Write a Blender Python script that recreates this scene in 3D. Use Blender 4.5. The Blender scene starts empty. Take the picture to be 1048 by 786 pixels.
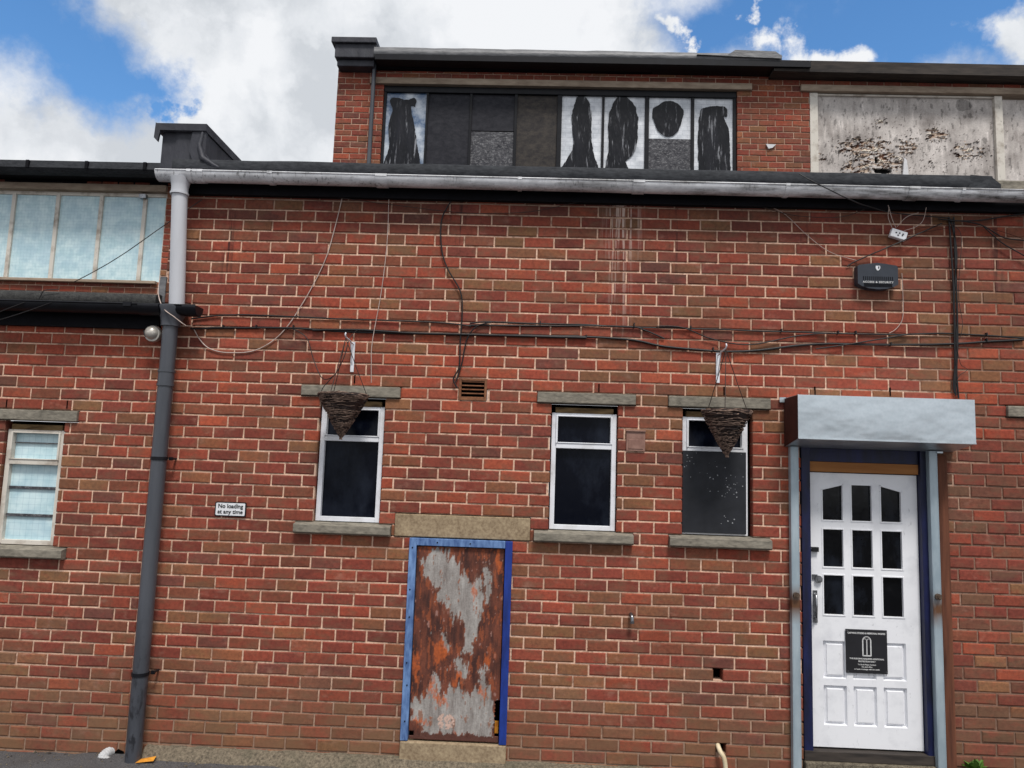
import bpy, bmesh, math, random
from math import radians, sin, cos, pi, exp, sqrt
from mathutils import Vector, noise, Matrix
random.seed(7)
S = bpy.context.scene
COL = S.collection

# ------------------------------------------------------------------ camera
CAM = Vector((0.0, -5.357, 1.998))
PIT, YAW, ROL, FPX = 0.11311, -0.03108, 0.033379, 757.0
fw = Vector((sin(YAW)*cos(PIT), cos(YAW)*cos(PIT), sin(PIT)))
r0 = Vector((cos(YAW), -sin(YAW), 0)); u0 = r0.cross(fw)
rt = cos(ROL)*r0 + sin(ROL)*u0; up = -sin(ROL)*r0 + cos(ROL)*u0
cd = bpy.data.cameras.new('camera'); cam = bpy.data.objects.new('camera', cd); COL.objects.link(cam)
cd.sensor_width = 36; cd.lens = FPX/1048*36; cd.clip_end = 2000; cd.clip_start = 0.05
M = Matrix((rt, up, -fw)).transposed().to_4x4(); M.translation = CAM; cam.matrix_world = M
S.camera = cam

def ray(px, py):
    return ((px-524)/FPX*rt - (py-393)/FPX*up + fw)
def at(px, py, Y=0.0):
    """world point on the plane y = Y (metres behind the front wall) measured off the photograph"""
    d = ray(px, py); t = (Y-CAM.y)/d.y
    return CAM + t*d
def atz(px, py, Z):
    d = ray(px, py); return CAM + (Z-CAM.z)/d.z*d
def X(px, py, Y=0.0): return at(px, py, Y).x
def Z(px, py, Y=0.0): return at(px, py, Y).z

# ------------------------------------------------------------------ light
SUN_EL, SUN_AZ = radians(60), radians(-165)   # direction towards the sun: high, behind the viewer, a bit right
S.view_settings.view_transform = 'Standard'; S.view_settings.look = 'None'
S.view_settings.exposure = 0.12; S.view_settings.gamma = 1.0
S.view_settings.use_curve_mapping = False
w = bpy.data.worlds.new('World'); S.world = w; w.use_nodes = True
N = w.node_tree.nodes; L = w.node_tree.links; N.clear()
def wn(t, **k):
    n = N.new(t)
    for a, b in k.items(): setattr(n, a, b)
    return n
def wmath(op, a, b=None, c=None, clamp=False):
    n = wn('ShaderNodeMath', operation=op, use_clamp=clamp)
    for i, v in enumerate((a, b, c)):
        if v is None: continue
        if isinstance(v, (int, float)): n.inputs[i].default_value = v
        else: L.new(v, n.inputs[i])
    return n.outputs[0]
sky = wn('ShaderNodeTexSky', sky_type='NISHITA', sun_disc=False, sun_elevation=SUN_EL, sun_rotation=radians(165),
         altitude=100, air_density=1.1, dust_density=0.3, ozone_density=3.0)
geo = wn('ShaderNodeTexCoord')
DIR = geo.outputs['Generated']
def wnoise(scale, detail, rough, vec=DIR):
    n = wn('ShaderNodeTexNoise'); n.inputs['Scale'].default_value = scale
    n.inputs['Detail'].default_value = detail; n.inputs['Roughness'].default_value = rough
    L.new(vec, n.inputs['Vector']); return n
nw = wnoise(6, 8, .62)
vs = wn('ShaderNodeVectorMath', operation='SUBTRACT'); L.new(nw.outputs['Color'], vs.inputs[0]); vs.inputs[1].default_value = (.5, .5, .5)
vm = wn('ShaderNodeVectorMath', operation='SCALE'); L.new(vs.outputs[0], vm.inputs[0]); vm.inputs[3].default_value = .22
va = wn('ShaderNodeVectorMath', operation='ADD'); L.new(vm.outputs[0], va.inputs[0]); L.new(DIR, va.inputs[1])
WD = va.outputs[0]
def blob(px, py, rad, soft=1.1):
    d = ray(px, py).normalized()
    n = wn('ShaderNodeVectorMath', operation='DISTANCE'); L.new(WD, n.inputs[0]); n.inputs[1].default_value = d
    r = rad/FPX
    m = wn('ShaderNodeMapRange', interpolation_type='SMOOTHSTEP'); L.new(n.outputs['Value'], m.inputs[0])
    m.inputs[1].default_value = r*(1+soft*.5); m.inputs[2].default_value = r*(1-soft*.5)
    m.inputs[3].default_value = 0; m.inputs[4].default_value = 1
    return m.outputs[0]
def union(lst):
    a = lst[0]
    for b in lst[1:]: a = wmath('MAXIMUM', a, b)
    return a
blue = union([blob(*b) for b in [(10, 28, 50), (50, 55, 44), (95, 74, 42), (128, 88, 30), (150, 112, 13), (172, 122, 11), (-40, 5, 50),
                                 (0, -40, 40), (-120, -20, 60),
                                 (740, 22, 45), (790, 8, 60), (860, 25, 60), (920, 15, 70), (985, 5, 66), (990, 50, 40), (940, 55, 40),
                                 (1050, -20, 60), (850, -60, 90), (1150, -60, 120), (720, 50, 20)]])
puff = union([blob(*b, .9) for b in [(812, 50, 17), (838, 57, 15), (775, 55, 14), (745, 55, 11), (868, 62, 15), (1030, 50, 24), (1052, 40, 22), (780, 12, 9), (786, 24, 6), (830, 22, 8), (868, 62, 12), (706, 5, 10), (712, 28, 7)]])
nb = wnoise(2.2, 7, .6)
far = wn('ShaderNodeMapRange'); L.new(nb.outputs[0], far.inputs[0]); far.inputs[1].default_value = .62; far.inputs[2].default_value = .7
# away from the view direction the blue gaps come from noise
dv = wn('ShaderNodeVectorMath', operation='DISTANCE'); L.new(DIR, dv.inputs[0]); dv.inputs[1].default_value = ray(524, 100).normalized()
fm = wn('ShaderNodeMapRange'); L.new(dv.outputs['Value'], fm.inputs[0]); fm.inputs[1].default_value = .85; fm.inputs[2].default_value = 1.0
bl2 = wmath('MULTIPLY', far.outputs[0], fm.outputs[0])
bl = wmath('MAXIMUM', wmath('MULTIPLY', blue, wmath('SUBTRACT', 1.0, puff)), bl2, clamp=True)
cloud = wmath('SUBTRACT', 1.0, bl)
# cloud brightness: white crests and grey bellies
n1 = wnoise(5.5, 7, .5, WD); n2 = wnoise(14, 6, .55, DIR)
cs = wmath('ADD', wmath('MULTIPLY', n1.outputs[0], .75), wmath('MULTIPLY', n2.outputs[0], .25))
cr = wn('ShaderNodeValToRGB'); L.new(cs, cr.inputs[0])
e = cr.color_ramp.elements
e[0].position = .40; e[0].color = (.58, .61, .65, 1); e[1].position = .56; e[1].color = (.83, .845, .87, 1)
e2 = cr.color_ramp.elements.new(.48); e2.color = (.72, .745, .78, 1)
bgs = wn('ShaderNodeBackground'); bgs.inputs['Strength'].default_value = 0.15
hs = wn('ShaderNodeHueSaturation'); L.new(sky.outputs[0], hs.inputs['Color']); hs.inputs['Saturation'].default_value = 1.22; hs.inputs['Value'].default_value = 1.12
L.new(hs.outputs[0], bgs.inputs['Color'])
bgc = wn('ShaderNodeBackground'); bgc.inputs['Strength'].default_value = 1.0
L.new(cr.outputs[0], bgc.inputs['Color'])
mx = wn('ShaderNodeMixShader'); L.new(cloud, mx.inputs[0]); L.new(bgs.outputs[0], mx.inputs[1]); L.new(bgc.outputs[0], mx.inputs[2])
out = wn('ShaderNodeOutputWorld'); L.new(mx.outputs[0], out.inputs[0])
sl = bpy.data.lights.new('sun', 'SUN'); so = bpy.data.objects.new('sun', sl); COL.objects.link(so)
sl.energy = 3.0; sl.angle = radians(13); sl.color = (1, .955, .90)
sd = Vector((cos(SUN_EL)*sin(-SUN_AZ), -cos(SUN_EL)*abs(cos(SUN_AZ)), sin(SUN_EL)))
so.rotation_euler = (-sd).to_track_quat('-Z', 'Y').to_euler()

# ------------------------------------------------------------------ materials
def lin(r, g, b):
    f = lambda c: (c/255/12.92 if c/255 <= .04045 else ((c/255+.055)/1.055)**2.4)
    return (f(r), f(g), f(b), 1)
class Mat:
    def __init__(s, name, base=(.5, .5, .5, 1), rough=.7, spec=.4, metal=0.):
        s.m = bpy.data.materials.new(name); s.m.use_nodes = True
        s.n = s.m.node_tree.nodes; s.l = s.m.node_tree.links
        s.b = s.n['Principled BSDF']
        s.b.inputs['Roughness'].default_value = rough; s.b.inputs['Metallic'].default_value = metal
        s.b.inputs['Specular IOR Level'].default_value = spec
        s.b.inputs['Base Color'].default_value = base
        t = s.n.new('ShaderNodeTexCoord'); s.co = t.outputs['Object']; s.cur = None; s.base = base
    def noise(s, scale=10, detail=4, rough=.55, stretch=(1, 1, 1), off=0):
        mp = s.n.new('ShaderNodeMapping'); s.l.new(s.co, mp.inputs[0]); mp.inputs['Scale'].default_value = stretch
        mp.inputs['Location'].default_value = (off, off*.7, off*1.3)
        n = s.n.new('ShaderNodeTexNoise'); n.inputs['Scale'].default_value = scale
        n.inputs['Detail'].default_value = detail; n.inputs['Roughness'].default_value = rough
        s.l.new(mp.outputs[0], n.inputs['Vector']); return n.outputs[0]
    def ramp(s, v, a, b, lo=0., hi=1.):
        m = s.n.new('ShaderNodeMapRange'); s.l.new(v, m.inputs[0])
        m.inputs[1].default_value = a; m.inputs[2].default_value = b; m.inputs[3].default_value = lo; m.inputs[4].default_value = hi
        return m.outputs[0]
    def math(s, op, a, b):
        n = s.n.new('ShaderNodeMath'); n.operation = op
        for i, v in enumerate((a, b)):
            if isinstance(v, (int, float)): n.inputs[i].default_value = v
            else: s.l.new(v, n.inputs[i])
        return n.outputs[0]
    def mix(s, fac, a, b, blend='MIX'):
        n = s.n.new('ShaderNodeMix'); n.data_type = 'RGBA'; n.blend_type = blend
        for i, v in ((0, fac), (6, a), (7, b)):
            if isinstance(v, (tuple, list)): n.inputs[i].default_value = v
            elif isinstance(v, (int, float)): n.inputs[i].default_value = v
            else: s.l.new(v, n.inputs[i])
        return n.outputs[2]
    def color(s, sock): s.l.new(sock, s.b.inputs['Base Color']); s.cur = sock; return s
    def attr(s, name='col'):
        n = s.n.new('ShaderNodeAttribute'); n.attribute_name = name; return n.outputs['Color']
    def bump(s, h, strength=.3, dist=.004):
        b = s.n.new('ShaderNodeBump'); b.inputs['Strength'].default_value = strength; b.inputs['Distance'].default_value = dist
        s.l.new(h, b.inputs['Height']); s.l.new(b.outputs[0], s.b.inputs['Normal']); return s
    def rough(s, sock): s.l.new(sock, s.b.inputs['Roughness']); return s
    def sep(s):
        n = s.n.new('ShaderNodeSeparateXYZ'); s.l.new(s.co, n.inputs[0]); return n.outputs
def simple(name, c, dark=None, scale=20, rough=.6, spec=.4, stretch=(1, 1, 1), metal=0, a=.35, b=.7, bump=.2, dist=.002):
    m = Mat(name, c, rough, spec, metal)
    n = m.noise(scale, 6, .6, stretch); n2 = m.noise(scale*.23, 4, .6, stretch, 3)
    d = dark or tuple(v*.6 for v in c[:3])+(1,)
    m.color(m.mix(m.ramp(m.math('ADD', m.math('MULTIPLY', n, .6), m.math('MULTIPLY', n2, .4)), a, b), d, c))
    if bump: m.bump(n, bump, dist)
    return m.m

def brick_mat(name, right_dark=True):
    m = Mat(name, rough=.85, spec=.25)
    c = m.attr()
    n = m.noise(38, 5, .65); n2 = m.noise(9, 5, .6, (1, 1, 1.6), 5); n3 = m.noise(160, 3, .6, off=2)
    c = m.mix(1., c, m.mix(m.ramp(n, .3, .7), (.68, .66, .66, 1), (1.25, 1.25, 1.22, 1)), 'MULTIPLY')
    nt = m.noise(7, 4, .6, (1, 1, 2.2), 13); nu = m.noise(8, 4, .6, (1, 1, 2.0), 23)
    c = m.mix(m.ramp(nt, .48, .66, 0, .55), c, lin(112, 84, 66)); c = m.mix(m.ramp(nu, .52, .7, 0, .5), c, lin(146, 70, 56))
    c = m.mix(m.ramp(n3, .56, .72, 0, .5), c, (.055, .038, .034, 1))
    c = m.mix(m.ramp(n2, .60, .78, 0, .35), c, lin(176, 138, 122))             # mortar bloom on brick faces
    n4 = m.noise(1.3, 4, .6, (1, 1, 1), 9)
    c = m.mix(m.ramp(n4, .45, .72, 0, .38), c, lin(70, 48, 42)); n6 = m.noise(.8, 3, .5, (1, 1, 1.4), 31); c = m.mix(m.ramp(n6, .42, .62, 0, .5), c, m.mix(1., c, (1.18, 1.0, .92, 1), 'MULTIPLY'))                # soot patches
    if right_dark:
        s = m.sep()
        # drips of lime below the gutter
        drip = m.noise(48, 3, .5, (1, 1, .03), 1)
        for (x, zt, zb, wd, col, amt) in [(X(637, 240), 4.1, 3.5, .17, lin(206, 184, 172), .75), (X(634, 300), 3.7, 2.9, .1, lin(200, 176, 164), .4), (X(233, 260), 4.0, 3.2, .06, lin(40, 26, 26), .8), (X(468, 250), 4.0, 3.5, .09, lin(40, 28, 26), .7), (X(690, 240), 4.0, 3.3, .05, lin(40, 28, 26), .6), (X(1020, 250), 4.0, 3.2, .05, lin(50, 34, 32), .6), (X(820, 230), 4.0, 3.5, .07, lin(50, 34, 32), .5)]:
            dx = m.math('ABSOLUTE', m.math('SUBTRACT', s[0], x), 0)
            k = m.math('MULTIPLY', m.ramp(dx, wd, wd*.3), m.math('MULTIPLY', m.ramp(s[2], zb, zb+.35), m.ramp(drip, .5, .58, 0, amt)))
            c = m.mix(k, c, col)
        # patchy shade under the eaves painted into the brick, grey-brown splash zone by the ground
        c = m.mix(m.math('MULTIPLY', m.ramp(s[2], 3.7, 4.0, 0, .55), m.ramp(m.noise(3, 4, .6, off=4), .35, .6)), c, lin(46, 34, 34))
        c = m.mix(m.math('MULTIPLY', m.ramp(s[2], .55, .1, 0, .62), m.ramp(m.noise(4, 5, .6, off=6), .3, .62)), c, lin(116, 90, 66))
    m.color(c); h = m.mix(.5, n, n3); m.bump(h, .55, .004)
    return m.m
def mortar_mat(name, right_dark=True):
    m = Mat(name, rough=.95, spec=.1)
    n = m.noise(60, 5, .6); n2 = m.noise(2.2, 5, .6, off=3)
    c = m.mix(m.ramp(n, .3, .7), lin(188, 150, 128), lin(236, 202, 178))
    c = m.mix(m.ramp(n2, .46, .68, 0, .6), c, lin(140, 106, 88)); nn_ = m.noise(17, 4, .6, off=8); c = m.mix(m.ramp(nn_, .56, .66, 0, .6), c, lin(112, 80, 66))
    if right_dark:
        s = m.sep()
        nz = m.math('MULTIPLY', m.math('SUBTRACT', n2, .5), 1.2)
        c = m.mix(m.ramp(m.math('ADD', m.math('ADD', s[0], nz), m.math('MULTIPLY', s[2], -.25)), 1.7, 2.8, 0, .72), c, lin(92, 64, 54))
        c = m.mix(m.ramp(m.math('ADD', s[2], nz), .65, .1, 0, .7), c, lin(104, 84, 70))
        c = m.mix(m.ramp(s[2], 3.75, 4.0, 0, .5), c, lin(80, 62, 58))  # mortar colour darkened to carry the shade below the eaves
    else:
        c = m.mix(.45, c, lin(110, 84, 74))
    m.color(c); m.bump(n, .6, .004)
    return m.m
MT = {}
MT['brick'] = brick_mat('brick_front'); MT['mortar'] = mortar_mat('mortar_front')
MT['brick_up'] = brick_mat('brick_rear', False); MT['mortar_up'] = mortar_mat('mortar_rear', False)
MT['concrete'] = simple('lintel_concrete', lin(156, 149, 136), lin(96, 92, 84), 45, .95, .1, (.5, 1, 1.3), bump=.6, dist=.004)
MT['concrete_warm'] = simple('cream_concrete', lin(176, 158, 130), lin(122, 104, 84), 50, .95, .1, bump=.5, dist=.003)
MT['stone_band'] = simple('stone_band', lin(176, 160, 142), lin(128, 112, 98), 20, .95, .1, (.3, 1, 1))
MT['felt'] = simple('roof_felt', lin(64, 66, 70), lin(32, 34, 38), 60, .85, .2, (.4, 1, 1), bump=.5, dist=.004)
MT['felt_grit'] = simple('mineral_felt', lin(84, 84, 82), lin(34, 34, 36), 160, .95, .1, bump=.8, dist=.004)
MT['lead'] = simple('lead_sheet', lin(70, 71, 78), lin(42, 43, 50), 9, .55, .3, (1, 1, .4), bump=.7, dist=.02)
MT['lead_light'] = simple('lead_sheet_worn', lin(124, 124, 126), lin(70, 72, 76), 14, .5, .5, (.4, 1, 1), bump=.6, dist=.02)
MT['fascia'] = simple('black_fascia', lin(20, 20, 26), lin(10, 10, 14), 20, .7, .12)
MT['fascia_worn'] = simple('weathered_fascia', lin(76, 68, 62), lin(30, 28, 28), 26, .8, .3, (.15, 1, 1))
MT['black_plastic'] = simple('black_plastic', lin(26, 27, 33), lin(15, 15, 19), 12, .42, .2, bump=.05)
def gutter_mat():
    m = Mat('grey_gutter_plastic', rough=.42, spec=.5)
    n = m.noise(7, 6, .65, (.35, 1, 2.5)); n2 = m.noise(30, 5, .7, (.5, 1, .6), 4); s = m.sep()
    c = m.mix(m.ramp(n2, .35, .7), lin(204, 205, 209), lin(232, 233, 236))
    run = m.math('MULTIPLY', m.ramp(n, .42, .62), m.ramp(s[0], -3.0, 2.6, .10, 1.))
    c = m.mix(run, c, lin(74, 70, 66))
    fine = m.noise(60, 3, .6, (1, 1, .08), 2)
    c = m.mix(m.math('MULTIPLY', m.ramp(fine, .56, .66, 0, .6), m.ramp(n, .4, .6)), c, lin(36, 34, 34))
    m.color(c); m.bump(n2, .1, .002); return m.m
MT['gutter'] = gutter_mat()
MT['gutter_pipe'] = simple('grey_pipe_plastic', lin(198, 200, 206), lin(176, 178, 184), 9, .42, .5, (1, 1, .2), bump=.05)
def dpipe():
    m = Mat('painted_cast_pipe', rough=.38, spec=.5); s = m.sep()
    n = m.noise(26, 6, .7, (1, 1, .35)); n2 = m.noise(5, 4, .6, (1, 1, .15), 4)
    c = m.mix(m.ramp(n2, .35, .65), lin(54, 57, 64), lin(78, 81, 88))
    k = m.math('MULTIPLY', m.ramp(n, .52, .6), m.ramp(s[2], 1.0, .2, 0, .8))
    c = m.mix(k, c, lin(24, 25, 30)); m.color(c); m.bump(n, .15, .002); return m.m
MT['dpipe'] = dpipe()
def upvc(name='white_paint', c1=lin(222, 224, 230), c2=lin(170, 166, 160), sc=40, amt=.6):
    m = Mat(name, rough=.45, spec=.4)
    n = m.noise(sc, 6, .7, (1, 1, .5)); n2 = m.noise(6, 5, .6, off=3)
    c = m.mix(m.ramp(n2, .5, .75, 0, amt), c1, c2); c = m.mix(m.ramp(n, .62, .74, 0, amt), c, tuple(v*.4 for v in c2[:3])+(1,))
    m.color(c); m.bump(n, .2, .002); return m.m
MT['white'] = upvc(); MT['white_old'] = upvc('old_cream_paint', lin(204, 198, 188), lin(128, 112, 96), 34, .9)
MT['doorwhite'] = upvc('door_white_paint', lin(228, 229, 233), lin(186, 188, 194), 30, .5)
MT['darkglass'] = None
def glass(name, base, rough=.12, spec=.35):
    m = Mat(name, base, rough, spec); n = m.noise(12, 6, .7, off=3)
    m.color(m.mix(m.ramp(n, .58, .8, 0, .4), base, tuple(min(1, v*2.2+.004) for v in base[:3])+(1,)))
    d = m.noise(3.5, 6, .65, (1, 1, .5), 7); m.l.new(m.mix(m.ramp(d, .5, .72, 0, .55), m.cur, lin(44, 50, 62)), m.b.inputs['Base Color'])
    m.rough(m.ramp(n, .4, .7, rough, rough+.2)); return m.m
MT['darkglass'] = glass('blacked_out_glass', lin(7, 10, 20), .1, .1)
MT['doorglass'] = glass('door_glass', lin(8, 9, 12), .05, .2)
MT['boardblack'] = simple('black_board', lin(40, 42, 48), lin(26, 28, 33), 14, .6, .3, bump=.15)
MT['fleck'] = simple('flaked_white_paint', lin(170, 172, 176), lin(120, 120, 126), 40, .8)
MT['blind'] = simple('rotten_timber', lin(150, 124, 88), lin(62, 48, 34), 30, .9, .1, (.3, 1, 1.2))
def frosted():
    m = Mat('obscured_blue_glass', rough=.35, spec=.45)
    n = m.noise(10, 6, .6); n2 = m.noise(3, 3, .6, off=8)
    c = m.mix(m.ramp(n, .36, .62), lin(176, 206, 214), lin(206, 228, 232))
    c = m.mix(m.ramp(n2, .45, .66, 0, .5), c, lin(160, 190, 206))
    # wired glass: fine square mesh
    s = m.sep()
    for ax in (0, 2):
        wv = m.math('ABSOLUTE', m.math('SUBTRACT', m.math('FRACT', m.math('MULTIPLY', s[ax], 22.), 0), .5), 0)
        c = m.mix(m.ramp(wv, .06, .0, 0, .35), c, lin(104, 144, 164))
    m.color(c); return m.m
MT['frosted'] = frosted()
MT['film'] = None
def film():
    m = Mat('torn_black_film', rough=.3, spec=.25)
    n = m.noise(20, 5, .65, (1, 1, .1)); n2 = m.noise(5, 4, .6, (1, 1, .3), 4)
    n5 = m.noise(9, 6, .75, (1.6, 1, .22), 9); c = m.mix(m.math('MULTIPLY', m.ramp(n, .50, .60), m.ramp(n5, .52, .60, 0, .75)), lin(17, 18, 24), lin(160, 162, 168))
    c = m.mix(m.ramp(n2, .5, .7, 0, .35), c, lin(48, 48, 56))
    m.color(c); m.bump(n2, .8, .05); return m.m
MT['film'] = film()
def greyfilm(name, c1, c2, c3, amt):
    m = Mat(name, rough=.5, spec=.15)
    n = m.noise(11, 6, .7, (1, 1, 1.6)); n2 = m.noise(34, 8, .8, (.9, 1, 1.5), 4); s = m.sep()
    c = m.mix(m.ramp(n, .35, .65), c1, c2); c = m.mix(m.ramp(n2, .5, .62, 0, amt), c, c3)
    m.color(c); return m.m
MT['film_dark'] = greyfilm('dusty_film', lin(28, 29, 36), lin(48, 48, 54), lin(84, 82, 86), .12)
MT['film_brown'] = greyfilm('dusty_brown_film', lin(40, 38, 40), lin(66, 61, 57), lin(104, 96, 86), .15)
MT['film_specked'] = greyfilm('flaked_film', lin(44, 44, 50), lin(78, 78, 82), lin(150, 150, 152), .62)
def paleglass():
    m = Mat('painted_reflection_glass', rough=.2, spec=.5)
    n = m.noise(5, 5, .6, (1, 1, 1.2)); s = m.sep()
    c = m.mix(m.ramp(n, .35, .68), lin(184, 189, 196), lin(232, 235, 240))  # reflected sky and brick wall lines are painted into the pane colour
    br = m.n.new('ShaderNodeTexBrick'); mp = m.n.new('ShaderNodeMapping'); m.l.new(m.co, mp.inputs[0]); mp.inputs['Rotation'].default_value = (radians(90), 0, 0)
    m.l.new(mp.outputs[0], br.inputs['Vector']); br.inputs['Scale'].default_value = 4
    br.inputs['Color1'].default_value = (1, 1, 1, 1); br.inputs['Color2'].default_value = (.93, .93, .93, 1); br.inputs['Mortar'].default_value = (.68, .68, .7, 1); br.inputs['Mortar Size'].default_value = .02
    c = m.mix(.5, c, m.mix(1., c, br.outputs[0], 'MULTIPLY')); m.color(c); return m.m
MT['paleglass'] = paleglass()
def skyglass():
    m = Mat('painted_sky_glass', lin(70, 92, 120), .08, .6); n = m.noise(4, 5, .6)
    m.color(m.mix(m.ramp(n, .4, .62), lin(72, 96, 128), lin(186, 194, 204))); return m.m  # sky blue and cloud grey of a reflection painted as base colour
MT['skyglass'] = skyglass()
MT['galv'] = None
def galv():
    m = Mat('galvanised_steel', rough=.34, spec=.5, metal=.8)
    v = m.n.new('ShaderNodeTexVoronoi'); v.inputs['Scale'].default_value = 55; m.l.new(m.co, v.inputs['Vector'])
    n = m.noise(6, 5, .6); n3 = m.noise(90, 3, .6)
    c = m.mix(m.ramp(v.outputs['Distance'], 0, .8), lin(194, 204, 210), lin(204, 212, 218))
    c = m.mix(m.ramp(n, .4, .7, 0, .35), c, lin(176, 188, 196)); c = m.mix(m.ramp(n3, .62, .72, 0, .12), c, lin(120, 130, 138))
    m.color(c); nb_ = m.noise(2.2, 3, .5, (1, 1, 1.5), 6); m.bump(nb_, .5, .04); m.rough(m.ramp(n, .3, .7, .28, .42)); return m.m
MT['galv'] = galv()
def railmat():
    m = Mat('galvanised_rail', rough=.45, spec=.5, metal=.3); s = m.sep()
    n = m.noise(12, 5, .6, (1, 1, .3))
    c = m.mix(m.ramp(n, .35, .65), lin(146, 162, 172), lin(172, 186, 194))
    d = m.math('ABSOLUTE', m.math('SUBTRACT', s[2], 1.13), 0)
    c = m.mix(m.math('MULTIPLY', m.ramp(d, .14, .02, 0, 1.), m.ramp(n, .3, .5, .4, 1.)), c, lin(104, 72, 50))
    m.color(c); return m.m
MT['rail'] = railmat()
MT['rustbrown'] = simple('brown_primer', lin(84, 46, 38), lin(54, 30, 26), 14, .8, .2)
MT['post'] = simple('brown_timber_post', lin(124, 78, 58), lin(66, 40, 32), 16, .8, .2, (2, 2, .15), bump=.5)
MT['pine'] = simple('bare_pine', lin(176, 124, 76), lin(134, 86, 48), 12, .8, .2, (.12, 1, 2))
MT['navy'] = simple('navy_paint', lin(22, 30, 78), lin(10, 13, 32), 20, .5, .4, (1, 1, .3))
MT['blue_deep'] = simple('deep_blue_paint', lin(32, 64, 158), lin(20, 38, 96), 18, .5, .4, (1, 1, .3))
MT['blue_pale'] = simple('pale_blue_paint', lin(116, 148, 194), lin(58, 84, 132), 30, .75, .25, (1, 1, .3), a=.38, b=.62)
MT['bolt'] = simple('rusty_bolt', lin(120, 100, 84), lin(48, 40, 36), 80, .6, .4, metal=.4)
MT['chrome'] = simple('worn_chrome', lin(180, 182, 186), lin(90, 90, 92), 30, .25, .5, metal=.9, bump=0)
MT['black'] = simple('satin_black', lin(22, 22, 25), lin(12, 12, 14), 30, .4, .4, bump=0)
MT['plaque'] = simple('black_acrylic', lin(38, 38, 42), lin(28, 28, 31), 10, .35, .4, bump=0)
MT['whiteprint'] = simple('white_print', lin(216, 216, 216), lin(180, 180, 180), 50, .6, bump=0)
MT['signwhite'] = simple('sign_white', lin(232, 234, 238), lin(206, 208, 212), 30, .4, bump=0)
MT['wicker'] = simple('weathered_wicker', lin(156, 132, 118), lin(70, 56, 50), 60, .9, .1)
MT['cable'] = simple('black_cable', lin(26, 24, 26), lin(16, 15, 17), 30, .5, bump=0)
MT['cable_brown'] = simple('brown_cable', lin(58, 42, 38), lin(36, 28, 26), 30, .6, bump=0)
MT['wire_white'] = simple('white_wire', lin(206, 188, 178), lin(160, 142, 134), 30, .5, bump=0)
MT['terra'] = simple('terracotta', lin(150, 104, 76), lin(94, 62, 48), 40, .9, .1)
MT['ventpink'] = simple('buff_plastic', lin(158, 124, 112), lin(116, 84, 74), 20, .6, .3)
MT['void'] = simple('dark_hole', lin(10, 9, 9), lin(6, 6, 6), 30, 1, 0, bump=0)
MT['alarm'] = simple('charcoal_plastic', lin(50, 56, 66), lin(38, 43, 52), 14, .45, .4, bump=.05)
MT['silver'] = simple('silver_housing', lin(206, 202, 194), lin(158, 152, 144), 24, .35, .5, metal=.3, bump=0)
MT['tarmac_spot'] = None
def ground_mat():
    m = Mat('asphalt', rough=.95, spec=.15)
    n = m.noise(140, 4, .7); n2 = m.noise(2.5, 5, .6, off=4); n3 = m.noise(30, 5, .7, off=7)
    c = m.mix(m.ramp(n, .35, .68), lin(56, 56, 60), lin(108, 106, 106))
    c = m.mix(m.ramp(n2, .45, .65, 0, .4), c, lin(66, 60, 56)); c = m.mix(m.ramp(n3, .62, .72, 0, .6), c, lin(140, 130, 116))
    m.color(c); m.bump(n, .9, .006); return m.m
MT['asphalt'] = ground_mat()
def foot_mat():
    m = Mat('rough_concrete_footing', rough=.95, spec=.1)
    n = m.noise(50, 6, .75); n2 = m.noise(5, 5, .6, off=4); n3 = m.noise(120, 3, .7, off=7)
    c = m.mix(m.ramp(n, .35, .65), lin(80, 73, 64), lin(142, 130, 112)); c = m.mix(m.ramp(n2, .5, .66, 0, .6), c, lin(96, 92, 78))
    c = m.mix(m.ramp(n3, .6, .7, 0, .7), c, lin(46, 42, 38)); m.color(c); m.bump(n, 1, .015); return m.m
MT['footing'] = foot_mat()
MT['pebble'] = simple('stepping_concrete', lin(140, 130, 112), lin(62, 56, 50), 110, .95, .1, bump=.8, dist=.005)
def vcol(name, rough=.8, spec=.25, bs=60, metal=0., bstr=.4):
    m = Mat(name, rough=rough, spec=spec, metal=metal); c = m.attr(); n = m.noise(bs, 5, .65)
    m.color(m.mix(1., c, m.mix(m.ramp(n, .3, .7), (.8, .8, .8, 1), (1.15, 1.15, 1.15, 1)), 'MULTIPLY')); m.bump(n, bstr, .003); return m.m
MT['rustdoor'] = vcol('rusted_steel', .7, .3, 90)
MT['plywood'] = vcol('weathered_board', .9, .15, 70)
MT['leaf'] = simple('weed_leaf', lin(112, 150, 62), lin(54, 88, 32), 30, .6, .3, bump=0)
MT['moss'] = simple('moss_green', lin(92, 104, 48), lin(62, 60, 34), 40, .95, .1)
MT['foil'] = simple('silver_foil_hose', lin(206, 208, 210), lin(150, 150, 152), 40, .45, .4)
MT['creampipe'] = simple('cream_pipe', lin(222, 208, 178), lin(186, 168, 136), 20, .45, .4, bump=0)
MT['orange'] = simple('orange_litter', lin(226, 160, 62), lin(176, 110, 40), 30, .8, .1)
MT['paper'] = simple('white_scrap', lin(220, 220, 222), lin(190, 190, 192), 30, .8, .1)

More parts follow.
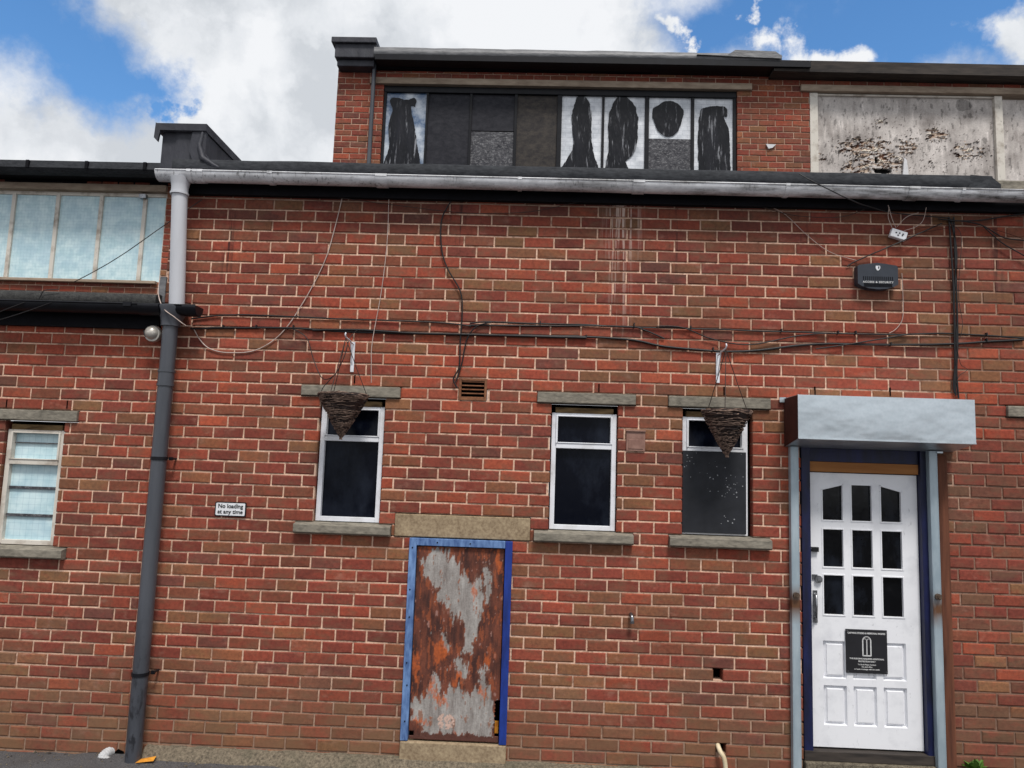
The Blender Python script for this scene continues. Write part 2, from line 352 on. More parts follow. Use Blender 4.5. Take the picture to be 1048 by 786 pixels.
# ------------------------------------------------------------------ mesh helpers
class MB:
    def __init__(s): s.v = []; s.f = []; s.mi = []; s.sm = []; s.c = []
    def add(s, vs, fs, mi=0, smooth=False, col=(1, 1, 1, 1)):
        o = len(s.v); s.v += [tuple(v) for v in vs]; s.c += [col]*len(vs)
        for f in fs: s.f.append([i+o for i in f]); s.mi.append(mi); s.sm.append(smooth)
    def box(s, x0, x1, y0, y1, z0, z1, mi=0, col=(1, 1, 1, 1), rot=0., ):
        vs = [(x, y, z) for x in (x0, x1) for y in (y0, y1) for z in (z0, z1)]
        if rot:
            cx, cz = (x0+x1)/2, (z0+z1)/2
            vs = [(cx+(x-cx)*cos(rot)-(z-cz)*sin(rot), y, cz+(x-cx)*sin(rot)+(z-cz)*cos(rot)) for x, y, z in vs]
        s.add(vs, [(0, 1, 3, 2), (4, 6, 7, 5), (0, 4, 5, 1), (2, 3, 7, 6), (0, 2, 6, 4), (1, 5, 7, 3)], mi, False, col)
    def bar(s, a, b, w, d, mi=0):
        """rectangular bar from a to b in the xz plane, width w, depth d in y"""
        a = Vector(a); b = Vector(b); t = (b-a).normalized(); n = Vector((-t.z, 0, t.x))*w/2; y = Vector((0, d/2, 0))
        vs = [p+sx*n+sy*y for p in (a, b) for sx in (-1, 1) for sy in (-1, 1)]
        s.add(vs, [(0, 1, 3, 2), (4, 6, 7, 5), (0, 4, 5, 1), (2, 3, 7, 6), (0, 2, 6, 4), (1, 5, 7, 3)], mi)
    def tube(s, pts, r, seg=8, mi=0, cap=True, smooth=True):
        pts = [Vector(p) for p in pts]; n = len(pts); rs = r if isinstance(r, (list, tuple)) else [r]*n
        vs = []; ref = None
        for i, p in enumerate(pts):
            t = (pts[min(i+1, n-1)]-pts[max(i-1, 0)]).normalized()
            if ref is None: ref = Vector((0, 1, 0)) if abs(t.y) < .9 else Vector((1, 0, 0))
            u = t.cross(ref).normalized(); v = t.cross(u).normalized(); ref = v.cross(t)*1. if False else ref
            for k in range(seg):
                a = 2*pi*k/seg; vs.append(p+rs[i]*(cos(a)*u+sin(a)*v))
        fs = [(i*seg+k, i*seg+(k+1) % seg, (i+1)*seg+(k+1) % seg, (i+1)*seg+k) for i in range(n-1) for k in range(seg)]
        s.add(vs, fs, mi, smooth)
        if cap:
            s.add(vs[:seg], [tuple(range(seg))[::-1]], mi); s.add(vs[-seg:], [tuple(range(seg))], mi)
    def prism(s, poly, y0, y1, mi=0, smooth=False):
        n = len(poly)
        vs = [(x, y0, z) for x, z in poly]+[(x, y1, z) for x, z in poly]
        s.add(vs, [tuple(range(n)), tuple(range(2*n-1, n-1, -1))], mi)
        s.add(vs, [(i, (i+1) % n+0, (i+1) % n+n, i+n)[::-1] for i in range(n)], mi, smooth)
    def extrude_x(s, prof, xa, xb, mi=0, smooth=True, closed=True, dz=0.):
        """profile of (y,z) points swept along x; dz = rise at the far end"""
        n = len(prof)
        vs = [(xa, y, z) for y, z in prof]+[(xb, y, z+dz) for y, z in prof]
        rng = range(n) if closed else range(n-1)
        s.add(vs, [(i, (i+1) % n, (i+1) % n+n, i+n) for i in rng], mi, smooth)
        if closed: s.add(vs, [tuple(range(n))[::-1], tuple(range(n, 2*n))], mi)
    def quad(s, a, b, c, d, mi=0): s.add([a, b, c, d], [(0, 1, 2, 3)], mi)
    def frame(s, x0, x1, z0, z1, wl, wr, wb, wt, y0, y1, mi=0):
        s.box(x0, x0+wl, y0, y1, z0, z1, mi); s.box(x1-wr, x1, y0, y1, z0, z1, mi)
        s.box(x0+wl, x1-wr, y0, y1, z0, z0+wb, mi); s.box(x0+wl, x1-wr, y0, y1, z1-wt, z1, mi)
    def build(s, name, mats, parent=None, bevel=0, col=False, normals=True):
        me = bpy.data.meshes.new(name); me.from_pydata(s.v, [], s.f)
        for m in (mats if isinstance(mats, (list, tuple)) else [mats]): me.materials.append(MT[m])
        me.polygons.foreach_set('material_index', s.mi); me.polygons.foreach_set('use_smooth', s.sm)
        if col:
            a = me.color_attributes.new('col', 'FLOAT_COLOR', 'POINT')
            a.data.foreach_set('color', [x for c in s.c for x in c])
        if normals:
            bm = bmesh.new(); bm.from_mesh(me); bmesh.ops.recalc_face_normals(bm, faces=bm.faces); bm.to_mesh(me); bm.free()
        me.update()
        o = bpy.data.objects.new(name, me); COL.objects.link(o)
        if parent: o.parent = parent; o.matrix_parent_inverse = Matrix.Identity(4); o.location = -world_loc(parent)
        if bevel:
            b = o.modifiers.new('bevel', 'BEVEL'); b.width = bevel; b.segments = 2; b.limit_method = 'ANGLE'; b.angle_limit = radians(40)
        return o
def world_loc(o):
    v = Vector((0, 0, 0))
    while o: v += o.location; o = o.parent
    return v
def tag(o, label, cat=None, group=None, kind=None):
    if label: o['label'] = label
    if cat: o['category'] = cat
    if group: o['group'] = group
    if kind: o['kind'] = kind
    return o
def thing(name, loc, label, cat, group=None):
    o = bpy.data.objects.new(name, None); COL.objects.link(o); o.location = loc; o.empty_display_size = .1
    return tag(o, label, cat, group)
def fbm(x, y, z=0., o=4):
    return noise.fractal(Vector((x, y, z)), 1., 2., o)

# ------------------------------------------------------------------ brickwork
CH, BL, J = .0825, .2225, .0118
PAL = [((136, 66, 55), 28), ((124, 57, 51), 28), ((112, 54, 50), 18), ((122, 72, 58), 18), ((124, 84, 64), 9), ((126, 94, 68), 4),
       ((156, 74, 56), 8), ((140, 90, 66), 4), ((102, 62, 60), 7), ((146, 66, 53), 14)]
PT = sum(p[1] for p in PAL)
def pick(x, z, hot=True):
    r = random.random()*PT
    for c, wgt in PAL:
        r -= wgt
        if r < 0: break
    if hot:
        wv = exp(-((z-2.72)/.42)**2)*.75 + exp(-((z-2.2)/.5)**2)*exp(-((x-.9)/.8)**2)*.3       # brighter red courses round the lintels
        if random.random() < wv*.75: c = random.choice([(158, 70, 55), (168, 80, 60), (148, 66, 54), (150, 74, 60)])
        if z < .62 and random.random() < .5*min(1, (.72-z)/.4): c = random.choice([(126, 90, 72), (116, 80, 67), (108, 76, 66), (126, 96, 76), (124, 72, 60)])
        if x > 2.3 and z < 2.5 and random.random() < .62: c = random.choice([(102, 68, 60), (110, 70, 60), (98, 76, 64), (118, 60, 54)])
    g = random.gauss(1, .085)
    if hot and z > 3.0: g *= .93; 
    tan_ = fbm(x*.55, z*.9, 3, 2)
    if hot and tan_ > .15 and random.random() < .22: c = random.choice([(128, 92, 68), (122, 84, 62), (134, 98, 72)])
    c = tuple(v+(q-v)*.26 for v, q in zip(c, (130, 67, 57)))
    l = lin(*c)
    return tuple(max(0, v*g*q) for v, q in zip(l[:3], (1.0, 1.10, .96)))+(1,)
def brick_wall(name, x0, x1, k0, k1, openings, Y, mats, parent, zoff=0., phase=0., depth=.11, hot=True, back=True, axis='x'):
    """every brick is its own bevelled block in one wall mesh; mortar bed a few mm behind the faces"""
    mb = MB(); eps = 1e-4
    F = (lambda u, y, z: (u, Y+y, z)) if axis == 'x' else (lambda u, y, z: (Y+y if axis == 'left' else Y-y, u, z))
    def brick(a, b, z0, z1):
        if b-a < .018 or z1-z0 < .012: return
        jit = random.uniform(-.0022, .0022); bv = random.uniform(.003, .008); c = pick((a+b)/2, z0, hot)
        dz = random.uniform(-.0012, .0012); tl = random.uniform(-.0016, .0016)
        o = [(a, z0+dz-tl), (b, z0+dz+tl), (b, z1+dz+tl), (a, z1+dz-tl)]
        i = [(a+bv, z0+bv+dz-tl), (b-bv, z0+bv+dz+tl), (b-bv, z1-bv+dz+tl), (a+bv, z1-bv+dz-tl)]
        i = [(u+random.uniform(-.002, .002), z+random.uniform(-.0018, .0018)) for u, z in i]
        if random.random() < .10:
            q = random.randrange(4); ch = random.uniform(.006, .018); i[q] = (i[q][0]+(ch if q in (0, 3) else -ch), i[q][1]+(ch if q in (0, 1) else -ch)*.6)
        vs = [F(u, jit, z) for u, z in i]+[F(u, jit+.004, z) for u, z in o]+[F(u, depth, z) for u, z in o]
        fs = [(0, 1, 2, 3)]+[(k, (k+1) % 4, 4+(k+1) % 4, 4+k)[::-1] for k in range(4)]+[(4+k, 4+(k+1) % 4, 8+(k+1) % 4, 8+k)[::-1] for k in range(4)]
        mb.add(vs, fs, 0, False, c)
    for k in range(k0, k1):
        z0, z1 = zoff+k*CH+J/2, zoff+(k+1)*CH-J/2
        zc = (z0+z1)/2
        cut = [(a, b) for a, b, c, d in openings if c-eps < zc < d+eps]
        u = x0 - (BL/2 if k % 2 else 0) - phase + (.010*sin(k*1.7+2)+random.uniform(-.006, .006)) - BL
        while u < x1:
            ln = BL + random.uniform(-.0028, .0028)
            a, b = u+J/2, u+ln-J/2; u += ln
            a, b = max(a, x0), min(b, x1)
            if b <= a: continue
            segs = [(a, b)]
            for ca, cb in cut:
                ns = []
                for p, q in segs:
                    if cb <= p or ca >= q: ns.append((p, q)); continue
                    if ca > p: ns.append((p, ca))
                    if cb < q: ns.append((cb, q))
                segs = ns
            for p, q in segs: brick(p, q, z0, z1)
    # mortar bed
    g = .007; ops = [(a-.006, b+.006, c-.003, d+.003) for a, b, c, d in openings]
    xs = sorted(set([x0, x1]+[min(max(v, x0), x1) for o in ops for v in o[:2]])); zs = sorted(set([zoff+k0*CH, zoff+k1*CH]+[min(max(v, zoff+k0*CH), zoff+k1*CH) for o in ops for v in o[2:]]))
    def isop(x, z): return any(a < x < b and c < z < d for a, b, c, d in ops) or not (x0 < x < x1 and zs[0] < z < zs[-1])
    for i in range(len(xs)-1):
        for j in range(len(zs)-1):
            xa, xb, za, zb = xs[i], xs[i+1], zs[j], zs[j+1]
            if isop((xa+xb)/2, (za+zb)/2): continue
            mb.add([F(xa, g, za), F(xb, g, za), F(xb, g, zb), F(xa, g, zb)], [(0, 1, 2, 3)], 1)
            if back: mb.add([F(xa, .22, za), F(xb, .22, za), F(xb, .22, zb), F(xa, .22, zb)], [(0, 3, 2, 1)], 1)
            for (p, q, r_, s_, tx, tz) in ((xa, za, xa, zb, xa-1e-3, (za+zb)/2), (xb, za, xb, zb, xb+1e-3, (za+zb)/2), (xa, za, xb, za, (xa+xb)/2, za-1e-3), (xa, zb, xb, zb, (xa+xb)/2, zb+1e-3)):
                if isop(tx, tz): mb.add([F(p, g, q), F(r_, g, s_), F(r_, .22, s_), F(p, .22, q)], [(0, 1, 2, 3)], 1)
    return mb.build(name, mats, parent, col=True, normals=False)

# ================================================================== GROUND
mb = MB()
nx, ny = 90, 60; 
def gz(x, y): return -.075 + (-.02 if x < -3 else 0) - .012*max(0, -y)*.3 + .012*fbm(x*1.3, y*1.3, 3)
xsg = [-60, -20, -9] + [-6+i*.15 for i in range(81)] + [9, 20, 60]; ysg = [-60, -30, -15, -9, -6.5]+[-5+i*.14 for i in range(37)]+[.6, 14, 60]
vs = [(x, y, gz(x, y)) for y in ysg for x in xsg]; W_ = len(xsg)
mb.add(vs, [(j*W_+i, j*W_+i+1, (j+1)*W_+i+1, (j+1)*W_+i) for j in range(len(ysg)-1) for i in range(W_-1)], 0, True)
tag(mb.build('ground', 'asphalt'), None, kind='structure')
# rough concrete footing along the wall foot
mb = MB(); vs = []; n = 120; xa, xb = X(150, 770), 4.8
for i in range(n+1):
    x = xa+(xb-xa)*i/n; wdt = .10+.05*fbm(x*2, 1) + .03*fbm(x*9, 2) - (.05 if x > .9 else 0)
    wdt = max(.02, wdt); tz = -.004+.006*fbm(x*6, 5)
    vs += [(x, .02, tz), (x, -wdt*.45, tz-.012+.008*fbm(x*11, 8)), (x, -wdt, -.072), (x, -wdt-.03, -.12)]
mb.add(vs, [(i*4+k, i*4+4+k, i*4+5+k, i*4+1+k) for i in range(n) for k in range(3)], 0, True)
tag(mb.build('footing', 'footing'), None, kind='structure')
# gritty litter in the gutter line of the asphalt
mb = MB()
for i in range(900):
    x = random.uniform(-4.6, 4.4); y = -abs(random.gauss(0, .22))-.02 if x > -2.6 else -random.random()**1.5*.7-.01
    r = random.uniform(.003, .009) if random.random() < .93 else .014; z = gz(x, y)+r*.3
    if x > -2.6: y -= .08
    a = random.random()*6
    vs = [(x+r*cos(a+k*1.57)*random.uniform(.6, 1.2), y+r*sin(a+k*1.57), z) for k in range(4)]+[(x, y, z+r*.7)]
    mb.add(vs, [(0, 1, 4), (1, 2, 4), (2, 3, 4), (3, 0, 4)], random.choice([0, 0, 1]))
tag(mb.build('grit', ['footing', 'fascia_worn']), 'loose grit and small stones scattered along the wall foot', 'grit', kind='stuff')

# ================================================================== FRONT BUILDING
XC = X(171, 270)                      # corner of the taller front block
XR = 4.9
front = thing('brick_workshop', (XC, 0, 0), 'red brick workshop front with grey gutter, white panelled door and rusty steel hatch', 'building')
LZ0, LZ1, SZ0, SZ1 = 30*CH, 31*CH, 18*CH, 19*CH
def avgX(a, b): return (X(*a)+X(*b))/2
wins = []   # (opening x0, x1, lintel x0, x1, sill x0, x1)
w1 = (avgX((327.5, 414), (321, 530)), avgX((394.3, 410), (388.2, 532)), X(309, 398), X(410, 402), X(302.5, 536), X(400.5, 540))
w2 = (avgX((564.1, 417), (561.6, 539)), avgX((632, 417), (631.4, 541)), X(550, 406), X(650.5, 409), X(546.5, 547), X(647.5, 549))
w3 = (avgX((698.8, 417), (698, 545)), avgX((771, 420), (770, 548)), X(684, 411), X(788, 414), X(684.5, 551), X(788, 555))
wl_r = avgX((65.8, 434), (55, 550))
wl = (wl_r-.445, wl_r, wl_r-.56, X(80.5, 424), wl_r-.56, X(67.5, 565))
wr = (X(1030, 421)+.20, X(1030, 421)+.67, X(1030, 421), X(1030, 421)+.87, X(1030, 421)+.19, X(1030, 421)+.79)
DX0, DX1 = X(821, 620), X(953, 620)                    # entrance opening
DZ0, DZ1 = -.08, Z(880, 463)+.05
hx0, hx1 = avgX((420.3, 549.8), (409.5, 756.9)), avgX((525.2, 552.1), (517.8, 761))
hz0 = Z(465, 758.8)
openings = []
for q in (w1, w2, w3, wr):
    openings += [(q[0], q[1], SZ1, LZ0), (q[2], q[3], LZ0, LZ1), (q[4], q[5], SZ0, SZ1)]
lx0, lx1 = X(404, 538), X(542.5, 541)
openings += [(DX0, DX1, DZ0, DZ1), (hx0+.02, hx1-.02, -.05, SZ0), (lx0, lx1, SZ0, 20*CH)]
vx0, vx1 = X(470, 397), X(498, 398); openings += [(vx0, vx1, 30*CH+.008, 32*CH-.004)]
for (px, py) in ((735, 690), (738, 764)):
    p = at(px, py); openings.append((p.x-.033, p.x+.033, p.z-.04, p.z+.04))
KT = 49
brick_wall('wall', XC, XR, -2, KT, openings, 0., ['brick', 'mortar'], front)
# flank walls and roof so the block is a real volume
brick_wall('flank_wall', .22, 4.0, 36, KT, [], XC, ['brick_up', 'mortar_up'], front, axis='left', hot=False)
EZ = KT*CH
mb = MB(); mb.box(XC, XR, .0, 4.06, EZ, EZ+.16); mb.build('roof', 'felt', front)
def lintel(q0, q1, z0, z1, parent, mat='concrete', name='lintel', y0=-.012, y1=.12, lab=None):
    mb = MB(); n = 10
    mb.box(q0, q1, y0, y1, z0+.003, z1-.003)
    o = mb.build(name, mat, parent, bevel=.006)
    if lab: o['label'] = lab
    return o
# windows
def window(q, parent, kind, label, sz1=SZ1, lz0=LZ0, sz0=SZ0, lz1=LZ1, mat='white'):
    x0, x1 = q[0], q[1]; yf = .030
    top = lz0-.004; H = lz0-sz1; tr = lz0-.335*H     # transom centre
    hd = lz0-.072*H
    mb = MB(); fwid = .034
    L_ = x0+(.006 if kind != 'board' else .004); R_ = x1-(.006 if kind != 'board' else .028)
    mb.frame(L_, R_, sz1+.006, hd, fwid, fwid, .034, .02, yf, yf+.05)
    mb.box(L_+fwid, R_-fwid, yf-.006, yf+.05, tr-.018, tr+.018)
    # inner casement of the top light
    mb.frame(L_+fwid-.004, R_-fwid+.004, tr+.018, hd-.018, .014, .014, .008, .008, yf-.012, yf+.035)
    o = mb.build('window', mat, parent, bevel=.003); o['label'] = label
    g = MB(); g.box(L_+fwid, R_-fwid, yf+.036, yf+.04, tr+.018, hd-.02)
    pm = 'frosted' if kind == 'frosted' else 'darkglass'
    g.build('pane', pm, o)
    if kind == 'board':
        b = MB(); b.box(x0+.003, R_-.016, yf-.018, yf-.002, sz1+.018, tr-.006)
        bo = b.build('board', 'boardblack', o, bevel=.002); bo['label'] = 'black painted board with flecks of white paint'
        b = MB()
        for i in range(70):
            cx, cz, s = random.choice([(.28, .6, .07), (.35, .55, .05), (.06, .9, .05), (.3, .2, .03), (.22, .75, .12), (.25, .6, .2)])
            px = x0+ (cx+random.gauss(0, s))*.46/.46*1.; pz = sz1+(cz+random.gauss(0, s))*(tr-sz1)
            if not (x0+.01 < px < R_-.03 and sz1+.03 < pz < tr-.02): continue
            r = random.uniform(.0015, .006); a0 = random.random()*6
            b.prism([(px+r*cos(a0+k*1.05)*random.uniform(.5, 1.2), pz+r*sin(a0+k*1.05)*random.uniform(.5, 1.2)) for k in range(6)], yf-.0205, yf-.0185)
        b.build('paint_fleck', 'fleck', bo)['kind'] = 'stuff'
    else:
        g = MB(); g.box(L_+fwid, R_-fwid, yf+.036, yf+.04, sz1+.038, tr-.018); g.build('pane', pm, o)
    if kind == 'frosted':
        for zz, hb_ in ((Z(30, 499.5), .010), (Z(30, 528), .010), (Z(30, 453), .004)):
            g = MB(); g.box(L_+fwid, R_-fwid, yf+.022, yf+.036, zz-hb_, zz+hb_); g.build('glazing_bar', 'film_specked', o)
    g = MB(); g.box(x0+.03, x1-.03, yf-.004, yf+.045, hd, lz0-.026); g.build('head_board', 'blind', o, bevel=.004)
    g = MB(); g.box(x0, x1, yf+.05, .21, sz1, lz0-.001); g.build('dark_reveal', 'void', o)
    # sill and lintel
    lintel(q[2], q[3], lz0, lz1, o, name='lintel', y0=-.022)
    s = MB()
    prof = [(-.055, sz0+.012), (-.055, sz1-.016), (.03, sz1+.001), (.12, sz1+.001), (.12, sz0+.003), (-.04, sz0+.003)]
    s.extrude_x(prof, q[4], q[5], smooth=False); s.build('sill', 'concrete', o, bevel=.004)
    return o
window(w1, front, 'dark', 'white framed window behind the hanging basket, nearest the road sign')
window(w2, front, 'dark', 'white framed window with black panes and no basket')
window(w3, front, 'board', 'white framed window with its lower half boarded black')
window(wr, front, 'dark', 'window at the far right edge past the entrance')

# pale concrete lintel, blue frame, rusty steel leaf
lintel(lx0, lx1, SZ0, 20*CH, front, 'concrete_warm', lab='cream concrete lintel over the rusty hatch', y0=-.006)
mb = MB(); wf = .052; ft = SZ0-.004
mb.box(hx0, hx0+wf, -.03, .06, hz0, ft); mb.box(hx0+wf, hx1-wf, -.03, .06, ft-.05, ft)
fr = mb.build('door_frame', 'blue_pale', front, bevel=.003); fr['label'] = 'pale blue steel door frame'
mb = MB(); mb.box(hx1-wf+.001, hx1, -.032, .062, hz0, ft-.001); j = mb.build('door_jamb', 'blue_deep', fr, bevel=.003); j['label'] = 'deep blue right jamb'  # left and top of the frame pale blue, right jamb deeper blue
for xx, z in [(hx0+.026+random.uniform(-.006, .006), hz0+q) for q in (.13, .37, .52, .83, 1.02, 1.31)]+[(hx0+.2, ft-.025), (hx1-.3, ft-.025)]:
    mb = MB(); mb.tube([(xx, -.034, z), (xx, -.029, z)], .005, 8); mb.build('bolt_head', 'fascia', fr)
# rust-eaten leaf: colour marks belong to the steel, computed on a fine grid
A0, A1, B0, B1 = hx0+wf+.004, hx1-wf-.004, hz0+.006, ft-.056
def inpoly(x, y, P):
    c = False; j = len(P)-1
    for i in range(len(P)):
        if (P[i][1] > y) != (P[j][1] > y) and x < (P[j][0]-P[i][0])*(y-P[i][1])/(P[j][1]-P[i][1])+P[i][0]: c = not c
        j = i
    return c
G = [[(95, 170), (125, 125), (160, 108), (185, 150), (205, 150), (235, 210), (275, 190), (283, 260), (268, 350), (240, 435), (222, 430), (214, 380), (226, 345), (185, 312), (140, 290), (162, 250), (125, 215), (98, 200)],
     [(288, 165), (305, 170), (300, 285), (288, 270)], [(142, 375), (165, 375), (185, 415), (178, 440), (160, 420)], [(196, 465), (215, 450), (236, 490), (225, 530), (205, 510)],
     [(60, 600), (100, 570), (130, 505), (155, 520), (150, 570), (190, 540), (215, 560), (262, 555), (285, 550), (305, 520), (312, 685), (100, 690), (95, 640), (70, 640)],
     [(272, 475), (290, 470), (292, 560), (275, 560)]]
O = [(150, 435, 25, 42), (205, 522, 26, 20), (327, 148, 14, 42), (78, 490, 12, 40), (292, 450, 14, 26), (150, 580, 34, 12), (255, 235, 12, 34), (95, 640, 26, 10), (275, 545, 10, 26), (110, 120, 16, 12), (120, 545, 10, 22)]
mb = MB(); NX, NZ = 110, 220; vs = []; cs_ = []
for j in range(NZ+1):
    for i in range(NX+1):
        u, v = i/NX, j/NZ
        x = A0+(A1-A0)*u; z = B0+(B1-B0)*v
        # coordinates of the survey sketch of the leaf
        yy = 702-(702-108)*v; xl = 58+(80-58)*v; xr = 326+(347-326)*v; xx = xl+(xr-xl)*u
        wx = xx+13*fbm(xx*.03, yy*.02, 1)+8*fbm(xx*.12, yy*.04, 2)+4*fbm(xx*.4, yy*.1, 2); wy = yy+30*fbm(xx*.05, yy*.012, 5)+18*fbm(xx*.18, yy*.03, 6)
        gry = any(inpoly(wx, wy, P) for P in G)
        sp = fbm(xx*.06, yy*.018, 9)+.45*fbm(xx*.22, yy*.05, 3)
        if sp > .95: gry = True
        if gry and sp < -.55: gry = False
        t = fbm(xx*.045, yy*.012, 12)+.35*fbm(xx*.3, yy*.02, 14)
        t = t; cg = None
        sf = sum(any(inpoly(wx+a_, wy+b_, P) for P in G) for a_, b_ in ((-5, 0), (5, 0), (0, -9), (0, 9)))/4 if not gry else 1
        if gry:
            k = .5+.5*max(-1, min(1, t+.6*fbm(xx*.3, yy*.03, 4))); c = [a+(b-a)*k for a, b in zip(lin(120, 112, 108)[:3], lin(168, 164, 160)[:3])]
        else:
            k = max(0, min(1, .45+t)); c = [a+(b-a)*k for a, b in zip(lin(66, 40, 35)[:3], lin(114, 64, 48)[:3])]
            if fbm(xx*.09, yy*.03, 17) > .62: c = lin(146, 108, 98)[:3]
            if sf > 0: c = [a+(b-a)*sf*.6 for a, b in zip(c, lin(158, 128, 112)[:3])]
            if fbm(xx*.08, yy*.02, 41) > .3: c = [a+(b-a)*.5 for a, b in zip(c, lin(160, 84, 50)[:3])]
        for ox, oy, ra, rb in O:
            d = ((wx-ox)/ra)**2+((wy-oy)/rb)**2+.5*fbm(xx*.1, yy*.1, 7)
            if d < 1: c = [a+(b-a)*min(1, (1-d)*1.5)*(.65+.35*fbm(xx*.15, yy*.1, 31)) for a, b in zip(c, lin(186, 92, 44)[:3])]
        d = ((xx-170)/26)**2+((yy-645)/24)**2
        if d < 1 and fbm(xx*.1, yy*.1, 23) > -.1: c = lin(196, 166, 152)[:3]
        if v < .03+.02*fbm(xx*.05, 0, 3): c = lin(84, 52, 44)[:3]
        vs.append((x, -.006-.004*fbm(x*3, z*2, 2)-(0.0015 if not gry else 0), z)); cs_.append(tuple(c)+(1,))
hole = [(i, j) for j in range(NZ) for i in range(NX) if (i > NX*(.945-.02*fbm(j*.2, 1)) and .03 < j/NZ < .21) or (i < NX*.05 and .015 < j/NZ < .04+.02*fbm(i, 2))]
hs_ = set(hole)
mb.v = vs; mb.c = cs_
for j in range(NZ):
    for i in range(NX):
        if (i, j) in hs_: continue
        mb.f.append([j*(NX+1)+i, j*(NX+1)+i+1, (j+1)*(NX+1)+i+1, (j+1)*(NX+1)+i]); mb.mi.append(0); mb.sm.append(True)
leaf = mb.build('steel_door', 'rustdoor', front, col=True, normals=False); leaf['label'] = 'rust eaten grey steel door leaf'
sol = leaf.modifiers.new('t', 'SOLIDIFY'); sol.thickness = .004; sol.offset = -1
mb = MB(); mb.box(hx0+.01, hx1-.01, .07, .2, hz0, ft); mb.build('dark_void', 'void', leaf)
mb = MB(); mb.box(A1-.03, A1-.004, .03, .04, B0+.05, B0+.13); mb.build('warning_sticker', 'orange', leaf)
mb = MB(); mb.box(hx0, hx1, -.035, .12, -.10, hz0-.004); mb.build('step', 'concrete_warm', front, bevel=.008)['label'] = 'cream concrete step under the rusty hatch'

# air brick and buff vent cover
mb = MB(); vz0, vz1 = 30*CH+.003, 32*CH-.003
mb.frame(vx0-.002, vx1+.002, vz0, vz1, .018, .018, .018, .016, -.004, .05)
for i in range(5):
    zc = vz0+.022+i*(vz1-vz0-.044)/4
    mb.box(vx0+.017, vx1-.017, .001, .02, zc-.0045, zc+.0045)
v = mb.build('air_brick', 'terra', front, bevel=.002)
mb = MB(); mb.box(vx0+.014, vx1-.014, .024, .05, vz0+.01, vz1-.01); mb.build('air_gap', 'void', v)
a = at(641, 441); b = at(660, 462); mb = MB()
mb.box(a.x, b.x, -.012, .004, b.z, a.z); mb.box(a.x+.015, b.x-.015, -.016, -.012, b.z+.015, (a.z+b.z)/2+.01)
mb.box(a.x-.003, b.x+.003, -.022, .004, a.z-.004, a.z+.006)
tag(mb.build('vent_cover', 'ventpink', front, bevel=.002), 'buff square vent cover')

# ---- roof edge, gutter
def line(p0, p1, Y):
    a, b = at(*p0, Y), at(*p1, Y); return a, b
GY = -.135
gl, gr_ = X(160.5, 180, GY-.03), 4.9
gza, gzb = Z(260, 175.5, GY-.063), Z(1030, 194, GY-.063); gxa, gxb = X(260, 175, GY), X(1030, 194, GY)
gs = (gzb-gza)/(gxb-gxa)
def gutz(x): return gza+(x-gxa)*gs
R = .063
def gprof(r, zo=0., yo=GY):
    P = [(yo+r*cos(a), zo+1.08*r*sin(a)) for a in [pi+pi*i/14 for i in range(15)]]
    Q = [(yo+(r-.004)*cos(a), zo+1.08*(r-.004)*sin(a)) for a in [2*pi-pi*i/14 for i in range(15)]]
    return P+Q
mb = MB(); mb.extrude_x(gprof(R, gutz(gl)), gl, gr_, dz=gutz(gr_)-gutz(gl))
mb.extrude_x([(GY+R*cos(a), gutz(gl)+R*sin(a)) for a in [pi+pi*i/14 for i in range(15)]], gl-.004, gl, dz=0)
# front bead
mb.tube([(gl, GY-R, gutz(gl)), (gr_, GY-R, gutz(gr_))], .006, 8)
gut = mb.build('gutter', 'gutter', front); gut['label'] = 'long grey half round gutter streaked with dirt'
mb = MB()
for px, wpx in ((193, 4), (202, 10), (276, 5), (390, 11), (532, 4), (654, 11), (806, 4), (935, 10), (985, 3)):
    x = X(px, 186, GY-.05); ww = wpx/132/2; mb = MB()
    mb.extrude_x(gprof(R+.006, gutz(x-ww)), x-ww, x+ww, dz=gutz(x+ww)-gutz(x-ww))
    mb.extrude_x([(GY-R-.008, gutz(x)-.012), (GY-R-.008, gutz(x)+.006), (GY-R+.01, gutz(x)+.006), (GY-R+.01, gutz(x)-.002)], x-ww, x+ww, smooth=False)
    mb.build('gutter_joint', 'gutter', gut)
# fascia behind the gutter
mb = MB(); mb.box(XC+.0, XR, -.045, -.003, EZ-.07, EZ+.10); mb.build('fascia', 'fascia', front)
# felt upstand kerb above the gutter, its far end lifted
KY = -.09
kz0, kz1 = None, None
ka, kb = X(222, 168, KY), X(1016, 184, KY)
def ktop(x): 
    za, zb = Z(246, 163, KY), Z(1016, 179, KY); xa_, xb_ = X(246, 163, KY), X(1016, 179, KY)
    return za+(x-xa_)*(zb-za)/(xb_-xa_)
mb = MB(); nn = 60; vs = []
for i in range(nn+1):
    x = XC+.02+(kb-XC-.02)*i/nn; t = ktop(x)+.004*fbm(x*2, 3); b0 = t-.125
    vs += [(x, KY+.002*fbm(x*5, 1), b0), (x, KY-.006+.004*fbm(x*4, 7), (t+b0)/2), (x, KY, t-.01), (x, KY+.02, t), (x, .3, t), (x, .32, b0)]
mb.add(vs, [(i*6+k, i*6+6+k, i*6+6+(k+1) % 6, i*6+(k+1) % 6) for i in range(nn) for k in range(6)], 0, True)
mb.add(vs[-6:], [(0, 1, 2, 3, 4, 5)], 0); mb.add(vs[:6], [(5, 4, 3, 2, 1, 0)], 0)
